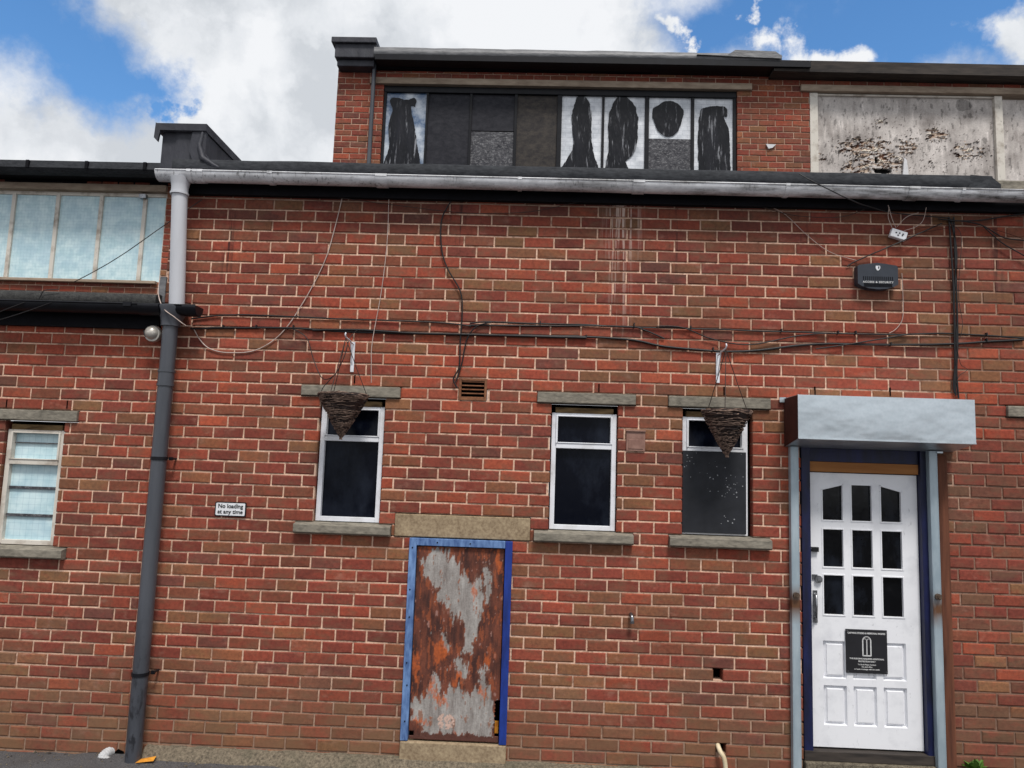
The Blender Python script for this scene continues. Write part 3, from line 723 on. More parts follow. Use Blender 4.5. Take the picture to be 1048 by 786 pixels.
# folded flap at the far end
xe = kb; te = ktop(xe)
mb.add([(xe-.16, KY-.004, te-.004), (xe-.02, KY-.018, te-.02), (xe+.05, KY-.012, te-.075), (xe+.05, KY-.01, te-.13), (xe-.06, KY-.03, te-.11), (xe-.18, KY-.006, te-.125)], [(0, 1, 2, 3, 4, 5)])
mb.build('roof_edge', 'felt', front)
mb = MB(); mb.box(kb+.03, XR, -.05, .4, EZ+.05, EZ+.17); mb.box(kb+.05, kb+.09, -.07, -.05, EZ+.06, EZ+.15)
mb.build('kerb_end', 'concrete', front, bevel=.01)
# lead wrapped parapet running back along the roof's left edge
PY = -.06
pa, pb = X(165.5, 150, PY), X(210.5, 150, PY); pzt, pzb = Z(185, 128.5, PY), Z(185, 176, PY)
mb = MB(); n = 14; vs = []
def pblk(x0, x1, y0, y1, z0, z1, bul=.0, nx=10, nz=10):
    b = MB()
    b.box(x0, x1, y0, y1, z0, z1); return b
mb.box(pa, pb, PY, 4.0, pzb, pzt-.06)
mb.extrude_x([(PY-.035, pzt-.055), (PY-.04, pzt), (4.0, pzt+.005), (4.0, pzt-.06), (PY-.0, pzt-.06)], pa-.035, pb+.012, smooth=False)
# crumpled corner lap of lead
pts = [(pb-.10, pzt-.06), (pb-.115, pzt-.2), (pb-.09, pzb+.10), (pb-.04, pzb+.04), (pb+.05, pzb+.0), (pb+.17, pzb-.005), (pb+.19, pzb+.025), (pb+.06, pzb+.07), (pb+.012, pzb+.14), (pb+.006, pzt-.05)]
mb.prism(pts, PY-.022, PY+.004)
mb.tube([(pb-.02, PY-.02, pzt-.06), (pb-.035, PY-.03, pzb+.2), (pb+.0, PY-.035, pzb+.1), (pb+.09, PY-.03, pzb+.045), (pb+.18, PY-.02, pzb+.01)], [.012, .018, .02, .014, .008], 8)
mb.prism([(pa-.035, pzt-.002), (pa-.04, pzt-.12), (pa-.01, pzt-.15), (pa+.004, pzt-.06), (pa+.12, pzt-.06)], PY-.05, PY-.03)
mb.build('parapet', 'lead', front, bevel=.006)['label'] = 'grey lead wrapped parapet end above the grey downpipe'

# ---- downpipe from the gutter (grey plastic, leaning) and big painted pipe below
px_t = at(184, 195, GY); px_b = at(181, 316, -.11)
mb = MB(); gzz = gutz(px_t.x)
mb.tube([(px_t.x+.0, GY, gzz-.045), (px_t.x, GY, gzz-.09), (px_t.x, GY, gzz-.11), (px_t.x, GY, gzz-.16)], [.075, .064, .060, .060], 20)
mb.tube([(px_t.x, GY, gzz-.13), (px_b.x, -.11, px_b.z-.02)], .0545, 24)
mb.tube([(px_t.x, GY, gzz-.155), (px_t.x, GY, gzz-.17)], .066, 20)
up_ = mb.build('downpipe', 'gutter_pipe', front); up_['label'] = 'pale grey plastic downpipe under the gutter end'
PYB = -.11
t = at(175.2, 335, PYB); b = at(134.5, 786, PYB)
pxm = (t.x+b.x)/2
mb = MB(); rp = .0525
mb.tube([(pxm, PYB, t.z+.03), (pxm, PYB, -.09)], rp, 28)
# wide inlet head
hz = Z(176, 330, PYB)
mb.tube([(pxm, PYB, hz-.03), (pxm, PYB, hz+.0), (pxm+.005, PYB, hz+.05), (pxm+.01, PYB, hz+.10), (pxm+.01, PYB, hz+.115)], [.066, .068, .085, .11, .11], 28)
big = mb.build('downpipe', 'dpipe', front); big['label'] = 'wide charcoal downpipe running down to the ground'
mb = MB()
for py, px in ((380, 170), (394, 169)):
    z = Z(px, py, PYB); mb.tube([(pxm, PYB, z-.008), (pxm, PYB, z+.008)], rp+.007, 28)
zc = Z(170, 386, PYB); mb.tube([(pxm, PYB, zc-.05), (pxm, PYB, zc+.05)], rp+.003, 28)
mb.build('pipe_collar', 'dpipe', big)
for py in (469, 690):
    z = Z(158, py, PYB); mb = MB()
    mb.tube([(pxm, PYB, z-.012), (pxm, PYB, z+.012)], rp+.005, 28)
    mb.box(pxm+rp, pxm+rp+.028, -.075, -.06, z-.012, z+.012); mb.tube([(pxm+rp+.018, -.082, z), (pxm+rp+.018, .0, z)], .008, 8)
    mb.build('pipe_clip', 'black_plastic', big)

# ---- entrance: frame, door leaf
RY = .045
def dX(px, py): return X(px, py, RY)
def dZ(px, py): return Z(px, py, RY)
lx_0 = (dX(826.5, 483.6)+dX(831.1, 764))/2; lx_1 = (dX(937.3, 487.4)+dX(946.2, 766.6))/2
lz_1 = (dZ(826.5, 482.5)+dZ(937.3, 487.4))/2; lz_0 = (dZ(831.1, 764.5)+dZ(946.2, 768))/2
mb = MB()
mb.box(DX0+.003, lx_0-.004, -.004, .12, lz_0-.02, DZ1-.002); mb.box(lx_1+.004, DX1+.02, -.004, .12, lz_0-.02, DZ1-.002)
mb.box(lx_0-.004, lx_1+.004, .02, .12, lz_1+.078, DZ1-.002)
ef = mb.build('entrance_frame', 'navy', front, bevel=.003); ef['label'] = 'navy blue painted timber entrance frame'
mb = MB(); mb.box(lx_0-.003, lx_1+.003, .022, .10, lz_1+.006, lz_1+.077); mb.build('head_batten', 'pine', ef, bevel=.002)['label'] = 'bare pine batten over the door'
mb = MB(); mb.box(DX0+.003, DX1+.02, -.012, .14, lz_0-.075, lz_0-.012); mb.build('threshold', 'fascia_worn', ef, bevel=.003)
mb = MB(); mb.box(DX0, DX1+.02, -.04, .2, -.16, lz_0-.077); mb.build('step', 'pebble', front, bevel=.008)['label'] = 'rough concrete step at the white door'
# leaf with 3 columns x 5 rows of lights and panels
W = lx_1-lx_0; H = lz_1-lz_0
cols = [(.117, .325), (.385, .593), (.655, .863)]
rows = [(.817, .961), (.643, .792), (.468, .622), (.243, .378), (.077, .218)]
def lx(u): return lx_0+u*W
def lz(v): return lz_0+v*H
mb = MB(); yA, yB = RY, RY+.045
# solid grid
xsb = [0]+[c for p in cols for c in p]+[1]
zsb = sorted([0, 1]+[c for p in rows for c in p])
for i in range(0, len(xsb)-1, 2): mb.box(lx(xsb[i]), lx(xsb[i+1]), yA, yB, lz_0, lz_1)
for (c0, c1) in cols:
    for j in range(0, len(zsb)-1, 2): mb.box(lx(c0), lx(c1), yA, yB, lz(zsb[j]), lz(zsb[j+1]))
# swept heads of the outer top lights
for (c0, c1), (a, b) in ((cols[0], (0, 1)), (cols[2], (1, 0))):
    x0_, x1_ = lx(c0), lx(c1); zt = lz(rows[0][1]); dz = .042
    mb.prism([(x0_, zt+.001), (x1_, zt+.001), (x1_, zt-dz*(1-b)), (x0_, zt-dz*(1-a))] if a == 0 else [(x0_, zt+.001), (x1_, zt+.001), (x1_, zt-dz), (x0_, zt)], yA+.001, yB-.001)
door = mb.build('door', 'doorwhite', front, bevel=.0); door['label'] = 'white panelled door with nine dark glass lights'
# mouldings round each light, raised panels, panes
mo = MB(); 
for ci, (c0, c1) in enumerate(cols):
    for ri, (r0_, r1_) in enumerate(rows):
        x0_, x1_, z0_, z1_ = lx(c0), lx(c1), lz(r0_), lz(r1_)
        m_ = .010
        if ri < 3:
            if ri == 0 and ci != 1:
                zl, zr = (z1_-.042, z1_) if ci == 0 else (z1_, z1_-.042)
                mo.box(x0_, x0_+m_, yA-.004, yA+.02, z0_, zl); mo.box(x1_-m_, x1_, yA-.004, yA+.02, z0_, zr); mo.box(x0_+m_, x1_-m_, yA-.004, yA+.02, z0_, z0_+m_)
                mo.bar((x0_, yA+.008, zl-m_/2), (x1_, yA+.008, zr-m_/2), m_, .024)
            else: mo.frame(x0_, x1_, z0_, z1_, m_, m_, m_, m_, yA-.004, yA+.02)
            g = MB(); g.box(x0_-.002, x1_+.002, yA+.021, yA+.025, z0_-.002, z1_+.002); g.build('pane', 'doorglass', door)
        else:
            p = MB(); q = .022
            o_ = [(x0_, z0_), (x1_, z0_), (x1_, z1_), (x0_, z1_)]; i1 = [(x0_+.008, z0_+.008), (x1_-.008, z0_+.008), (x1_-.008, z1_-.008), (x0_+.008, z1_-.008)]
            i2 = [(x0_+q, z0_+q), (x1_-q, z0_+q), (x1_-q, z1_-q), (x0_+q, z1_-q)]
            i3 = [(x0_+q+.004, z0_+q+.004), (x1_-q-.004, z0_+q+.004), (x1_-q-.004, z1_-q-.004), (x0_+q+.004, z1_-q-.004)]
            vs = [(x, yA+.0, z) for x, z in o_]+[(x, yA+.022, z) for x, z in i1]+[(x, yA+.012, z) for x, z in i2]+[(x, yA+.004, z) for x, z in i3]
            fs = [(a+k, a+(k+1) % 4, a+4+(k+1) % 4, a+4+k) for a in (0, 4, 8) for k in range(4)]+[(12, 13, 14, 15)]
            p.add(vs, fs); p.build('panel', 'doorwhite', door, normals=True)
mo.build('glazing_bead', 'doorwhite', door, bevel=.002)
mb = MB(); mb.box(lx_0+.003, lx_1-.003, yA+.03, yA+.042, lz_0+.003, lz(.42)); mb.build('backing', 'doorwhite', door)
# handle, locks
mb = MB(); hp = at(834, 612, RY); 
mb.box(hp.x-.014, hp.x+.014, RY-.010, RY, Z(834, 637, RY), Z(834, 604, RY))
zt, zb_ = Z(834, 606, RY), Z(834, 634, RY)
mb.tube([(hp.x-.002, RY-.008, zt-.01), (hp.x-.006, RY-.04, zt-.02), (hp.x-.006, RY-.045, (zt+zb_)/2), (hp.x-.006, RY-.04, zb_+.02), (hp.x-.002, RY-.008, zb_+.01)], .008, 10)
mb.build('handle', 'chrome', door)
mb = MB(); p = at(836, 593, RY); mb.box(p.x-.034, p.x+.002, RY-.008, RY, p.z+.0, p.z+.035); mb.tube([(p.x+.008, RY, p.z+.004), (p.x+.008, RY-.022, p.z+.004)], .025, 18); mb.tube([(p.x+.008, RY-.022, p.z+.004), (p.x+.008, RY-.030, p.z+.004)], .012, 12)
mb.build('rim_lock', 'chrome', door)
mb = MB(); p = at(833.5, 562, RY); mb.box(p.x-.024, p.x+.022, RY-.025, RY, p.z-.016, p.z+.016); mb.tube([(p.x-.026, RY-.012, p.z), (p.x-.052, RY-.012, p.z)], .009, 8)
mb.build('bolt_lock', 'black', door)
mb = MB(); mb.box(DX0+.01, DX1, .13, .2, lz_0, DZ1-.01); mb.build('dark_hallway', 'void', ef)

# brown timber post beside the shutter rail
tx0, tx1 = (X(960.8, 500, -.02)+X(970.5, 786, -.02))/2, (X(970.8, 500, -.02)+X(978.5, 786, -.02))/2
mb = MB(); mb.box(tx0-.01, tx1, -.025, .05, -.12, Z(965, 466, -.02)); mb.build('timber_post', 'post', front, bevel=.004)

# ================================================================== SIDE WING (low, left)
side = thing('side_workshop', (-4.2, 0, 0), 'low brick side wing with black gutter and a row of blue wired glass high lights', 'building')
XL = -6.2
ops = [(wl[0], wl[1], 16*CH, 27*CH), (wl[2], wl[3], 27*CH, 28*CH), (wl[4], wl[5], 15*CH, 16*CH)]
WK = 37
brick_wall('wall', XL, XC, -2, WK, ops, 0., ['brick', 'mortar'], side, phase=.1)
window(wl, side, 'frosted', 'old cream framed window with pale blue obscured panes', 16*CH, 27*CH, 15*CH, 28*CH, 'white_old')
LY = -.10
fz1, fz0 = Z(84, 297.5, LY), Z(84, 310.5, LY)
mb = MB(); vs = []; nn = 40
for i in range(nn+1):
    x = XL+(X(160, 300, LY)-XL)*i/nn; zt_ = fz1+.004*fbm(x*3, 2); vs += [(x, LY, fz0-.004*fbm(x*4, 1)), (x, LY-.004, (fz1+fz0)/2), (x, LY+.01, zt_-.01), (x, LY+.05, zt_), (x, 4.05, zt_-.02), (x, 4.05, fz0-.1), (x, 0.02, fz0-.1)]
mb.add(vs, [(i*7+k, i*7+7+k, i*7+7+(k+1) % 7, i*7+(k+1) % 7) for i in range(nn) for k in range(7)], 0, True); mb.add(vs[-7:], [tuple(range(7))])
mb.build('roof', 'felt_grit', side)
mb = MB(); mb.box(XL, XC-.0, -.04, -.004, WK*CH-.12, fz0-.004); mb.build('fascia', 'fascia', side)
LG = -.14
lg0 = Z(84, 311, LG)
mb = MB(); mb.extrude_x(gprof(.062, lg0, LG), XL, X(203, 318, LG)); mb.tube([(XL, LG-.062, lg0), (X(203, 318, LG), LG-.062, lg0)], .006, 8)
lgut = mb.build('gutter', 'black_plastic', side); lgut['label'] = 'black half round gutter under the felt edge'
mb = MB(); xg = X(190, 320, LG); xg2 = X(203, 318, LG)
mb.extrude_x(gprof(.068, lg0, LG), xg, xg2+.005, smooth=True); mb.extrude_x([(LG+.068*cos(a), lg0+.068*sin(a)) for a in [pi+pi*i/14 for i in range(15)]], xg2, xg2+.006)
mb.build('gutter_joint', 'black_plastic', lgut); mb = MB(); mb.box(X(131, 313, LG), X(139, 313, LG), LG-.07, LG-.05, lg0-.02, lg0+.01)
mb.build('gutter_joint', 'black_plastic', lgut); mb = MB(); mb.extrude_x(gprof(.068, lg0, LG), X(145, 320, LG), X(166, 320, LG))
mb.build('gutter_joint', 'black_plastic', lgut)
# slate flashing up the corner
mb = MB(); p0 = at(163, 283, -.01); p1 = at(171, 310, -.01); mb.box(p0.x, XC+.01, -.012, .1, p1.z, p0.z); mb.build('corner_flashing', 'lead_light', side, bevel=.004)

# ---- clerestory, four metres behind
UY = 4.1
cr_ = X(176, 240, UY)
zwt, zwb = Z(84, 198, UY), Z(84, 285.5, UY)
cz0 = fz1-.5; ck = 10
# brick zones above and below a continuous window band
wx1 = (X(170, 203, UY)+X(165, 274, UY))/2
zs0, zs1 = Z(84, 286.5, UY), Z(84, 291, UY)       # sill band
zl0, zl1 = Z(84, 191.5+4, UY), Z(84, 189, UY)     # head band
toff = zs0-12*CH
ktop_ = int((Z(84, 165, UY)-toff)/CH)
brick_wall('wall', XL-1.5, cr_+.6, 0, ktop_, [(XL-1.3, wx1, zs0-.0, zl1)], UY, ['brick_up', 'mortar_up'], side, zoff=toff, hot=False)
mb = MB(); mb.box(XL-1.5, X(171.5, 195, UY), UY-.05, UY+.1, zl0, zl1); cb = mb.build('stone_head', 'stone_band', side, bevel=.006)
mb = MB(); mb.box(XL-1.5, X(161, 290, UY), UY-.06, UY+.1, zs0, zs1+.02); mb.build('stone_sill', 'stone_band', side, bevel=.006)
mull = []
for a_, b_ in (((12.6, 200.6), (3.8, 281.7)), ((57.3, 200.6), (50, 282.6)), ((102, 201.5), (95, 283.6)), ((147, 203), (140, 286))):
    mull.append((X(*a_, UY)+X(*b_, UY))/2)
stp = (mull[3]-mull[0])/3
mull = [mull[0]-stp*2, mull[0]-stp]+mull
zb0, zb1 = zs1+.02, zl0
mb = MB(); mb.box(XL-1.3, wx1, UY+.04, UY+.09, zb1-.05, zb1); mb.box(XL-1.3, wx1, UY+.04, UY+.09, zb0, zb0+.035); mb.box(wx1-.03, wx1, UY+.04, UY+.09, zb0+.035, zb1-.05)
for x in mull: mb.box(x-.026, x+.026, UY+.03, UY+.09, zb0+.02, zb1-.03)
cw = mb.build('window', 'white_old', side, bevel=.004); cw['label'] = 'long clerestory strip of blue wired glass'
ed = [XL-1.2]+mull+[wx1]
for i in range(len(ed)-1):
    g = MB(); g.box(ed[i]+.024, ed[i+1]-.024, UY+.06, UY+.066, zb0+.03, zb1-.045); g.build('pane', 'frosted', cw)
g = MB(); g.box(XL-1.2, wx1, UY+.11, UY+.2, zb0, zb1); g.build('dark_room', 'void', cw)
g = MB(); g.box(X(143, 199, UY+.0), X(150, 199, UY), UY-.02, UY+.04, Z(146, 203, UY), Z(146, 199, UY)); g.build('window_stay', 'chrome', cw)
# its gutter and roof
gz_ = Z(84, 167.5, UY-.3); 
mb = MB(); mb.extrude_x([(UY-.38, gz_-.0), (UY-.40, gz_-.10), (UY-.34, gz_-.14), (UY-.22, gz_-.14), (UY-.2, gz_)], XL-1.5, X(250, 175, UY), smooth=False)
mb.build('gutter', 'felt', side); 
for px in (34, 94, 153):
    mb = MB(); mb.box(X(px, 170, UY-.3)-.02, X(px, 170, UY-.3)+.02, UY-.42, UY-.39, gz_-.11, gz_-.01); mb.build('gutter_bracket', 'fascia', side)
mb = MB(); mb.box(XL-1.5, X(250, 175, UY), UY-.2, UY+.0, Z(84, 185.5, UY-.0), gz_-.02); mb.box(XL-1.5, X(250, 175, UY), UY, UY+5, gz_-.16, gz_-.02); mb.build('eaves', 'fascia', side)

# ================================================================== REAR UPPER BLOCK
rear = thing('upper_brick_storey', (X(344, 120, UY), UY, EZ), 'set back brick upper storey with torn black window film and a boarded window', 'building')
rx0, rx1 = (X(344.5, 75, UY)+X(342, 165, UY))/2, 8.5
bandz0, bandz1 = Z(575, 90, UY), Z(575, 83.2, UY)
toff = bandz1-20*CH
topz = Z(575, 76, UY)
kk = 22
ow0, ow1 = (X(392, 100, UY)+X(389, 165, UY))/2, X(754.5, 130, UY)
bb0, bb1 = X(829, 130, UY), rx1-.3
hb0, hb1 = X(379, 85, UY), X(769, 90, UY)
hc0 = X(819, 92, UY)
lowz = Z(575, 176, UY)-.25
lz0_ = bandz0
brick_wall('wall', rx0, rx1, -4, kk, [(ow0, ow1, lowz, bandz0), (hb0, hb1, bandz0, bandz1), (bb0, bb1, lowz, bandz0), (hc0, rx1-.2, bandz0, bandz1)], UY, ['brick_up', 'mortar_up'], rear, zoff=toff, hot=False)
brick_wall('flank_wall', UY+.22, UY+5, -4, kk, [], rx0, ['brick_up', 'mortar_up'], rear, zoff=toff, hot=False, axis='left')
for a_, b_ in ((hb0, hb1), (hc0, rx1-.2)):
    mb = MB(); mb.box(a_, b_, UY-.04, UY+.12, bandz0+.003, bandz1-.003); mb.build('lintel', 'stone_band', rear, bevel=.006)
# eight light window with blacked-out film
pe = [(394.3, 435.3), (437.5, 480), (482.5, 526), (529, 570), (574.7, 615.7), (618.3, 659.8), (664, 707), (710.3, 750)]
def px2(p, y=130): return X(p, y, UY+.05)
ptop = [99.5]*0
fy = UY+.06
zt = bandz0-.085; zb2 = Z(575, 173.5, UY+.05)-.08
mb = MB(); mb.box(ow0+.002, ow1-.002, UY+.02, UY+.11, zt, bandz0-.002); mb.box(ow0+.002, ow1-.002, UY+.03, UY+.11, zb2-.06, zb2)
edges = [ow0+.002]+[x for p in pe for x in (px2(p[0]), px2(p[1]))]+[ow1-.002]
for i in range(0, len(edges), 2): mb.box(edges[i], edges[i+1], UY+.03, UY+.11, zb2, zt)
uw = mb.build('window', 'black_plastic', rear, bevel=.004); uw['label'] = 'long black framed window of eight lights with torn film'
mb = MB(); mb.box(ow0, ow1, UY+.125, UY+.2, zb2, bandz0); mb.build('dark_room', 'void', uw)
def pane(i, mat, z0=None, z1=None, yo=0., name='pane'):
    x0_, x1_ = px2(pe[i][0]), px2(pe[i][1]); g = MB(); g.box(x0_, x1_, fy+yo, fy+yo+.005, z0 or zb2, z1 or zt); return g.build(name, mat, uw)
visb = Z(575, 171, UY+.06)
mid = lambda y, px=500: Z(px, y, UY+.06)
pane(0, 'skyglass'); pane(1, 'film_dark'); pane(2, 'film_dark', z0=mid(134, 505)); pane(2, 'film_specked', z1=mid(135, 505)); pane(3, 'film_brown')
for i in (4, 5, 7): pane(i, 'paleglass')
pane(6, 'paleglass', z0=mid(142.5, 685)); pane(6, 'film_specked', z1=mid(142.5, 685), yo=-.01)
def filmshape(pts, sx, sy, x0, y0):
    # outline given on the enlarged survey of the window
    P = []
    for x, y in pts:
        p = at(x0+x/sx, y0+y/sx, fy-.01); P.append(p)
    # refine + jag
    Q = []; n_ = len(P); C2 = []
    for i in range(n_):
        p0, p1, p2, p3 = P[i-1], P[i], P[(i+1) % n_], P[(i+2) % n_]
        if i == n_-1: C2.append(p1); continue
        for k in range(4):
            t = k/4; C2.append(p1+.5*(((-p0+p2)*t)+(2*p0-5*p1+4*p2-p3)*t*t+(-p0+3*p1-3*p2+p3)*t**3) if 0 < i < n_-2 else p1.lerp(p2, t))
    P = C2
    for i in range(len(P)):
        a, b = P[i], P[(i+1) % len(P)]; m = max(1, int((b-a).length/.015))
        for k in range(m):
            q = a.lerp(b, k/m); Q.append((q.x+.012*fbm(q.x*14, q.z*9, 3)+.006*fbm(q.x*60, q.z*50, 8), q.z+.008*fbm(q.x*9, q.z*9, 7)+.006*fbm(q.x*60, q.z*50, 18)))
    g = MB(); g.prism(Q, fy-.014, fy-.008); return g.build('torn_film', 'film', uw)
filmshape([(60, 470), (95, 380), (92, 250), (115, 165), (98, 120), (130, 103), (190, 118), (235, 108), (236, 150), (212, 150), (230, 240), (242, 330), (268, 480)], 5.24, 0, 380, 80)
filmshape([(60, 450), (125, 350), (120, 200), (145, 95), (190, 95), (215, 160), (215, 250), (222, 350), (255, 450)], 4.764, 0, 560, 80)
filmshape([(278, 450), (300, 350), (298, 200), (340, 95), (390, 95), (437, 160), (440, 300), (415, 375), (380, 410), (400, 450)], 4.764, 0, 560, 80)
filmshape([(515, 150), (560, 118), (615, 115), (665, 155), (660, 200), (632, 262), (590, 285), (540, 255), (512, 190)], 4.764, 0, 560, 80)
filmshape([(740, 455), (735, 330), (742, 190), (760, 145), (865, 140), (880, 185), (860, 190), (888, 270), (895, 460)], 4.764, 0, 560, 80)
# boarded opening: weathered peeling board
p1x = X(836.5, 130, UY+.03); q0x, q1x = X(1018, 140, UY+.03), X(1026, 140, UY+.03)
mb = MB()
mb.box(bb0+.002, p1x, UY+.0, UY+.09, lowz+.05, bandz0-.003); mb.box(q0x, q1x, UY+.0, UY+.09, lowz+.05, bandz0-.003); mb.box(p1x, q0x, UY+.02, UY+.09, bandz0-.028, bandz0-.004)
bw = mb.build('window', 'white_old', rear, bevel=.004); bw['label'] = 'boarded up window with peeling weathered grey panels'
def board(x0_, x1_, seed, peel):
    z0_, z1_ = lowz+.1, bandz0-.03; NX = int((x1_-x0_)/.0115); NZ = int((z1_-z0_)/.0115); g = MB(); V = []; C_ = []
    for j in range(NZ+1):
        for i in range(NX+1):
            x = x0_+(x1_-x0_)*i/NX; z = z0_+(z1_-z0_)*j/NZ; y = UY+.05
            t = fbm(x*3, z*3, seed)+.5*fbm(x*16, z*4, seed+3); k = max(0, min(1, .55+.5*t))
            c = [a+(b-a)*k for a, b in zip(lin(136, 129, 125)[:3], lin(208, 201, 196)[:3])]
            if fbm(x*22, z*9, seed+7) > .42: c = [q*.55 for q in c]
            if fbm(x*30, z*2.2, seed+9) > .5: c = [q*1.25 for q in c]
            if peel:
                m_ = 0
                for pxx, pyy, ra, rb, st in peel:
                    q = at(pxx, pyy, UY+.05); d = ((x-q.x)/ra)**2+((z-q.z)/rb)**2; m_ = max(m_, st*exp(-d))
                hh = fbm(x*6, z*14, seed+1)+.6*fbm(x*16, z*30, seed+2)
                lv = m_*1.5+hh*.55*m_**.5
                h2 = fbm(x*9, z*34, seed+5)+.7*fbm(x*30, z*60, seed+6)
                lv = m_*(.55+.9*h2)
                if lv > .40:
                    c = [a+(b-a)*max(0, min(1, .5+h2*.5)) for a, b in zip(lin(140, 112, 98)[:3], lin(190, 172, 154)[:3])]; y += .005
                    if hh > .45: c = lin(222, 212, 196)[:3]; y -= .016
                    if hh < -.25: c = lin(96, 66, 52)[:3]; y += .010
                elif lv > .34: c = lin(60, 52, 50)[:3]; y -= .014
                elif m_ > .1 and abs(h2) < .05*m_: c = lin(92, 84, 82)[:3]; y -= .004
                q = at(892, 176, UY+.05)
                for pxx, pyy, ra, rb in ((903, 175, .11, .035), (897, 164, .02, .05)):
                    q = at(pxx, pyy, UY+.05); d = ((x-q.x)/ra)**2+((z-q.z)/rb)**2+.6*fbm(x*12, z*12, 4)
                    if d < 1: c = lin(10, 9, 9)[:3]; y += .03
                q = at(986, 108, UY+.05); d = ((x-q.x)/.11)**2+((z-q.z)/.08)**2+.5*fbm(x*14, z*14, 4)
                if d < 1: c = [v_*.55 for v_ in c]
            V.append((x, y, z)); C_.append(tuple(c)+(1,))
    g.v = V; g.c = C_
    for j in range(NZ):
        for i in range(NX): g.f.append([j*(NX+1)+i, j*(NX+1)+i+1, (j+1)*(NX+1)+i+1, (j+1)*(NX+1)+i]); g.mi.append(0); g.sm.append(False)
    o = g.build('board', 'plywood', bw, col=True, normals=False); s = o.modifiers.new('t', 'SOLIDIFY'); s.thickness = .012; s.offset = -1
    return o
board(p1x+.002, q0x-.002, 3, [(885, 152, .42, .17, .85), (902, 165, .34, .16, .9), (957, 138, .18, .10, 1.), (930, 150, .16, .16, .75), (990, 155, .4, .2, .5), (842, 160, .16, .10, .5), (878, 172, .25, .12, .8), (900, 125, .3, .1, .4), (950, 165, .3, .2, .35)])
board(q1x+.002, bb1-.01, 11, None)
mb = MB(); p = at(926, 170, UY); mb.prism([(p.x-.03, p.z-.14), (p.x+.0, p.z+.12), (p.x+.03, p.z+.08), (p.x+.05, p.z-.14)], UY+.0, UY+.02); mb.build('splinter', 'paper', bw)
# eaves
fyu = UY-.22
mb = MB()
def bandu(xa_, xb_, ya, yb, mat, y0, y1, name, lab=None, bev=.006, wav=0.):
    m_ = MB(); za = Z(xa_, ya[0], y0); zA = Z(xa_, ya[1], y0); zc_ = Z(xb_, yb[0], y0); zC = Z(xb_, yb[1], y0); xa2, xb2 = X(xa_, ya[0], y0), X(xb_, yb[0], y0)
    n = 40; V = []
    for i in range(n+1):
        t = i/n; x = xa2+(xb2-xa2)*t; zt_ = za+(zc_-za)*t+wav*fbm(x*1.7, 2)+.3*wav*fbm(x*7, 5); zb_ = zA+(zC-zA)*t
        V += [(x, y0+.02*t*0, zb_), (x, y0-wav*.8*(1+fbm(x*3, 8)), (zt_+zb_)/2), (x, y0, zt_), (x, y1, zt_), (x, y1, zb_)]
    m_.add(V, [(i*5+k, i*5+5+k, i*5+5+(k+1) % 5, i*5+(k+1) % 5) for i in range(n) for k in range(5)], 0, wav > 0)
    m_.add(V[:5], [(4, 3, 2, 1, 0)]); m_.add(V[-5:], [(0, 1, 2, 3, 4)])
    o = m_.build(name, mat, rear); 
    if lab: o['label'] = lab
    return o
bandu(350, 828, (60.5, 69.5), (66, 76.2), 'fascia', UY-.06, UY+.3, 'fascia')
bandu(384, 830, (55, 60.5), (62.5, 68.5), 'black_plastic', fyu-.04, UY+.1, 'gutter')
bandu(383, 800, (48, 57.5), (55.5, 63), 'lead_light', fyu-.02, UY+3, 'roof_flashing', 'rippled grey lead flashing along the upper roof', wav=.012)
bandu(792, 1150, (61.2, 72.5), (68.5, 80), 'fascia_worn', fyu, UY+3, 'weathered_fascia')
bandu(826, 1150, (68, 77.5), (76, 85), 'fascia', UY-.06, UY+.3, 'eaves_shadow')  # black board standing in for the shadow beneath the eaves
# corner block wrapped in lead, lifted end of the flashing
p0 = at(343, 46, fyu); p1 = at(384.5, 57.5, fyu); zt_ = Z(362, 39.2, fyu)
mb = MB(); mb.box(p0.x+.0, p1.x, fyu, UY+4.5, p1.z-.02, zt_-.06); mb.box(p0.x-.045, p1.x+.008, fyu-.04, UY+4.6, zt_-.08, zt_); mb.box(X(346, 60, fyu+.1), p1.x-.03, fyu+.06, UY+.1, Z(362, 70, UY-.1), p1.z-.02)
mb.build('corner_cap', 'lead', rear, bevel=.01)
mb = MB(); a_ = at(752, 57.5, fyu-.03); b_ = at(800, 61, fyu-.03)
mb.prism([(a_.x-.5, Z(690, 56.5, fyu-.03)), (a_.x-.1, a_.z+.0), (a_.x, a_.z+.07), (X(793, 54, fyu-.03), Z(793, 53.8, fyu-.03)), (b_.x, b_.z+.03), (b_.x-.02, b_.z-.0), (a_.x, a_.z-.02)], fyu-.06, fyu+1.2)
mb.build('lifted_flashing', 'lead_light', rear, bevel=.006)
mb = MB(); t = at(383, 61, fyu+.1); b = at(378, 168, UY-.06); mb.tube([(t.x, UY-.09, t.z), (t.x, UY-.09, t.z-.2), ((t.x+b.x)/2, UY-.09, b.z-.3)], .028, 14); mb.build('downpipe', 'dpipe', rear)
mb = MB(); mb.box(rx0, rx1, UY+.02, UY+5, kk*CH+toff-.02, kk*CH+toff+.1); mb.build('roof', 'felt', rear)
# paper scrap
p = at(789, 149, UY-.02); mb = MB(); mb.prism([(p.x-.065, p.z+.02), (p.x+.065, p.z+.015), (p.x+.02, p.z-.03), (p.x-.03, p.z-.045)], UY-.025, UY-.006)
tag(mb.build('paper_scrap', 'paper'), 'small torn white scrap stuck on the upper brick wall between its windows', 'scrap')

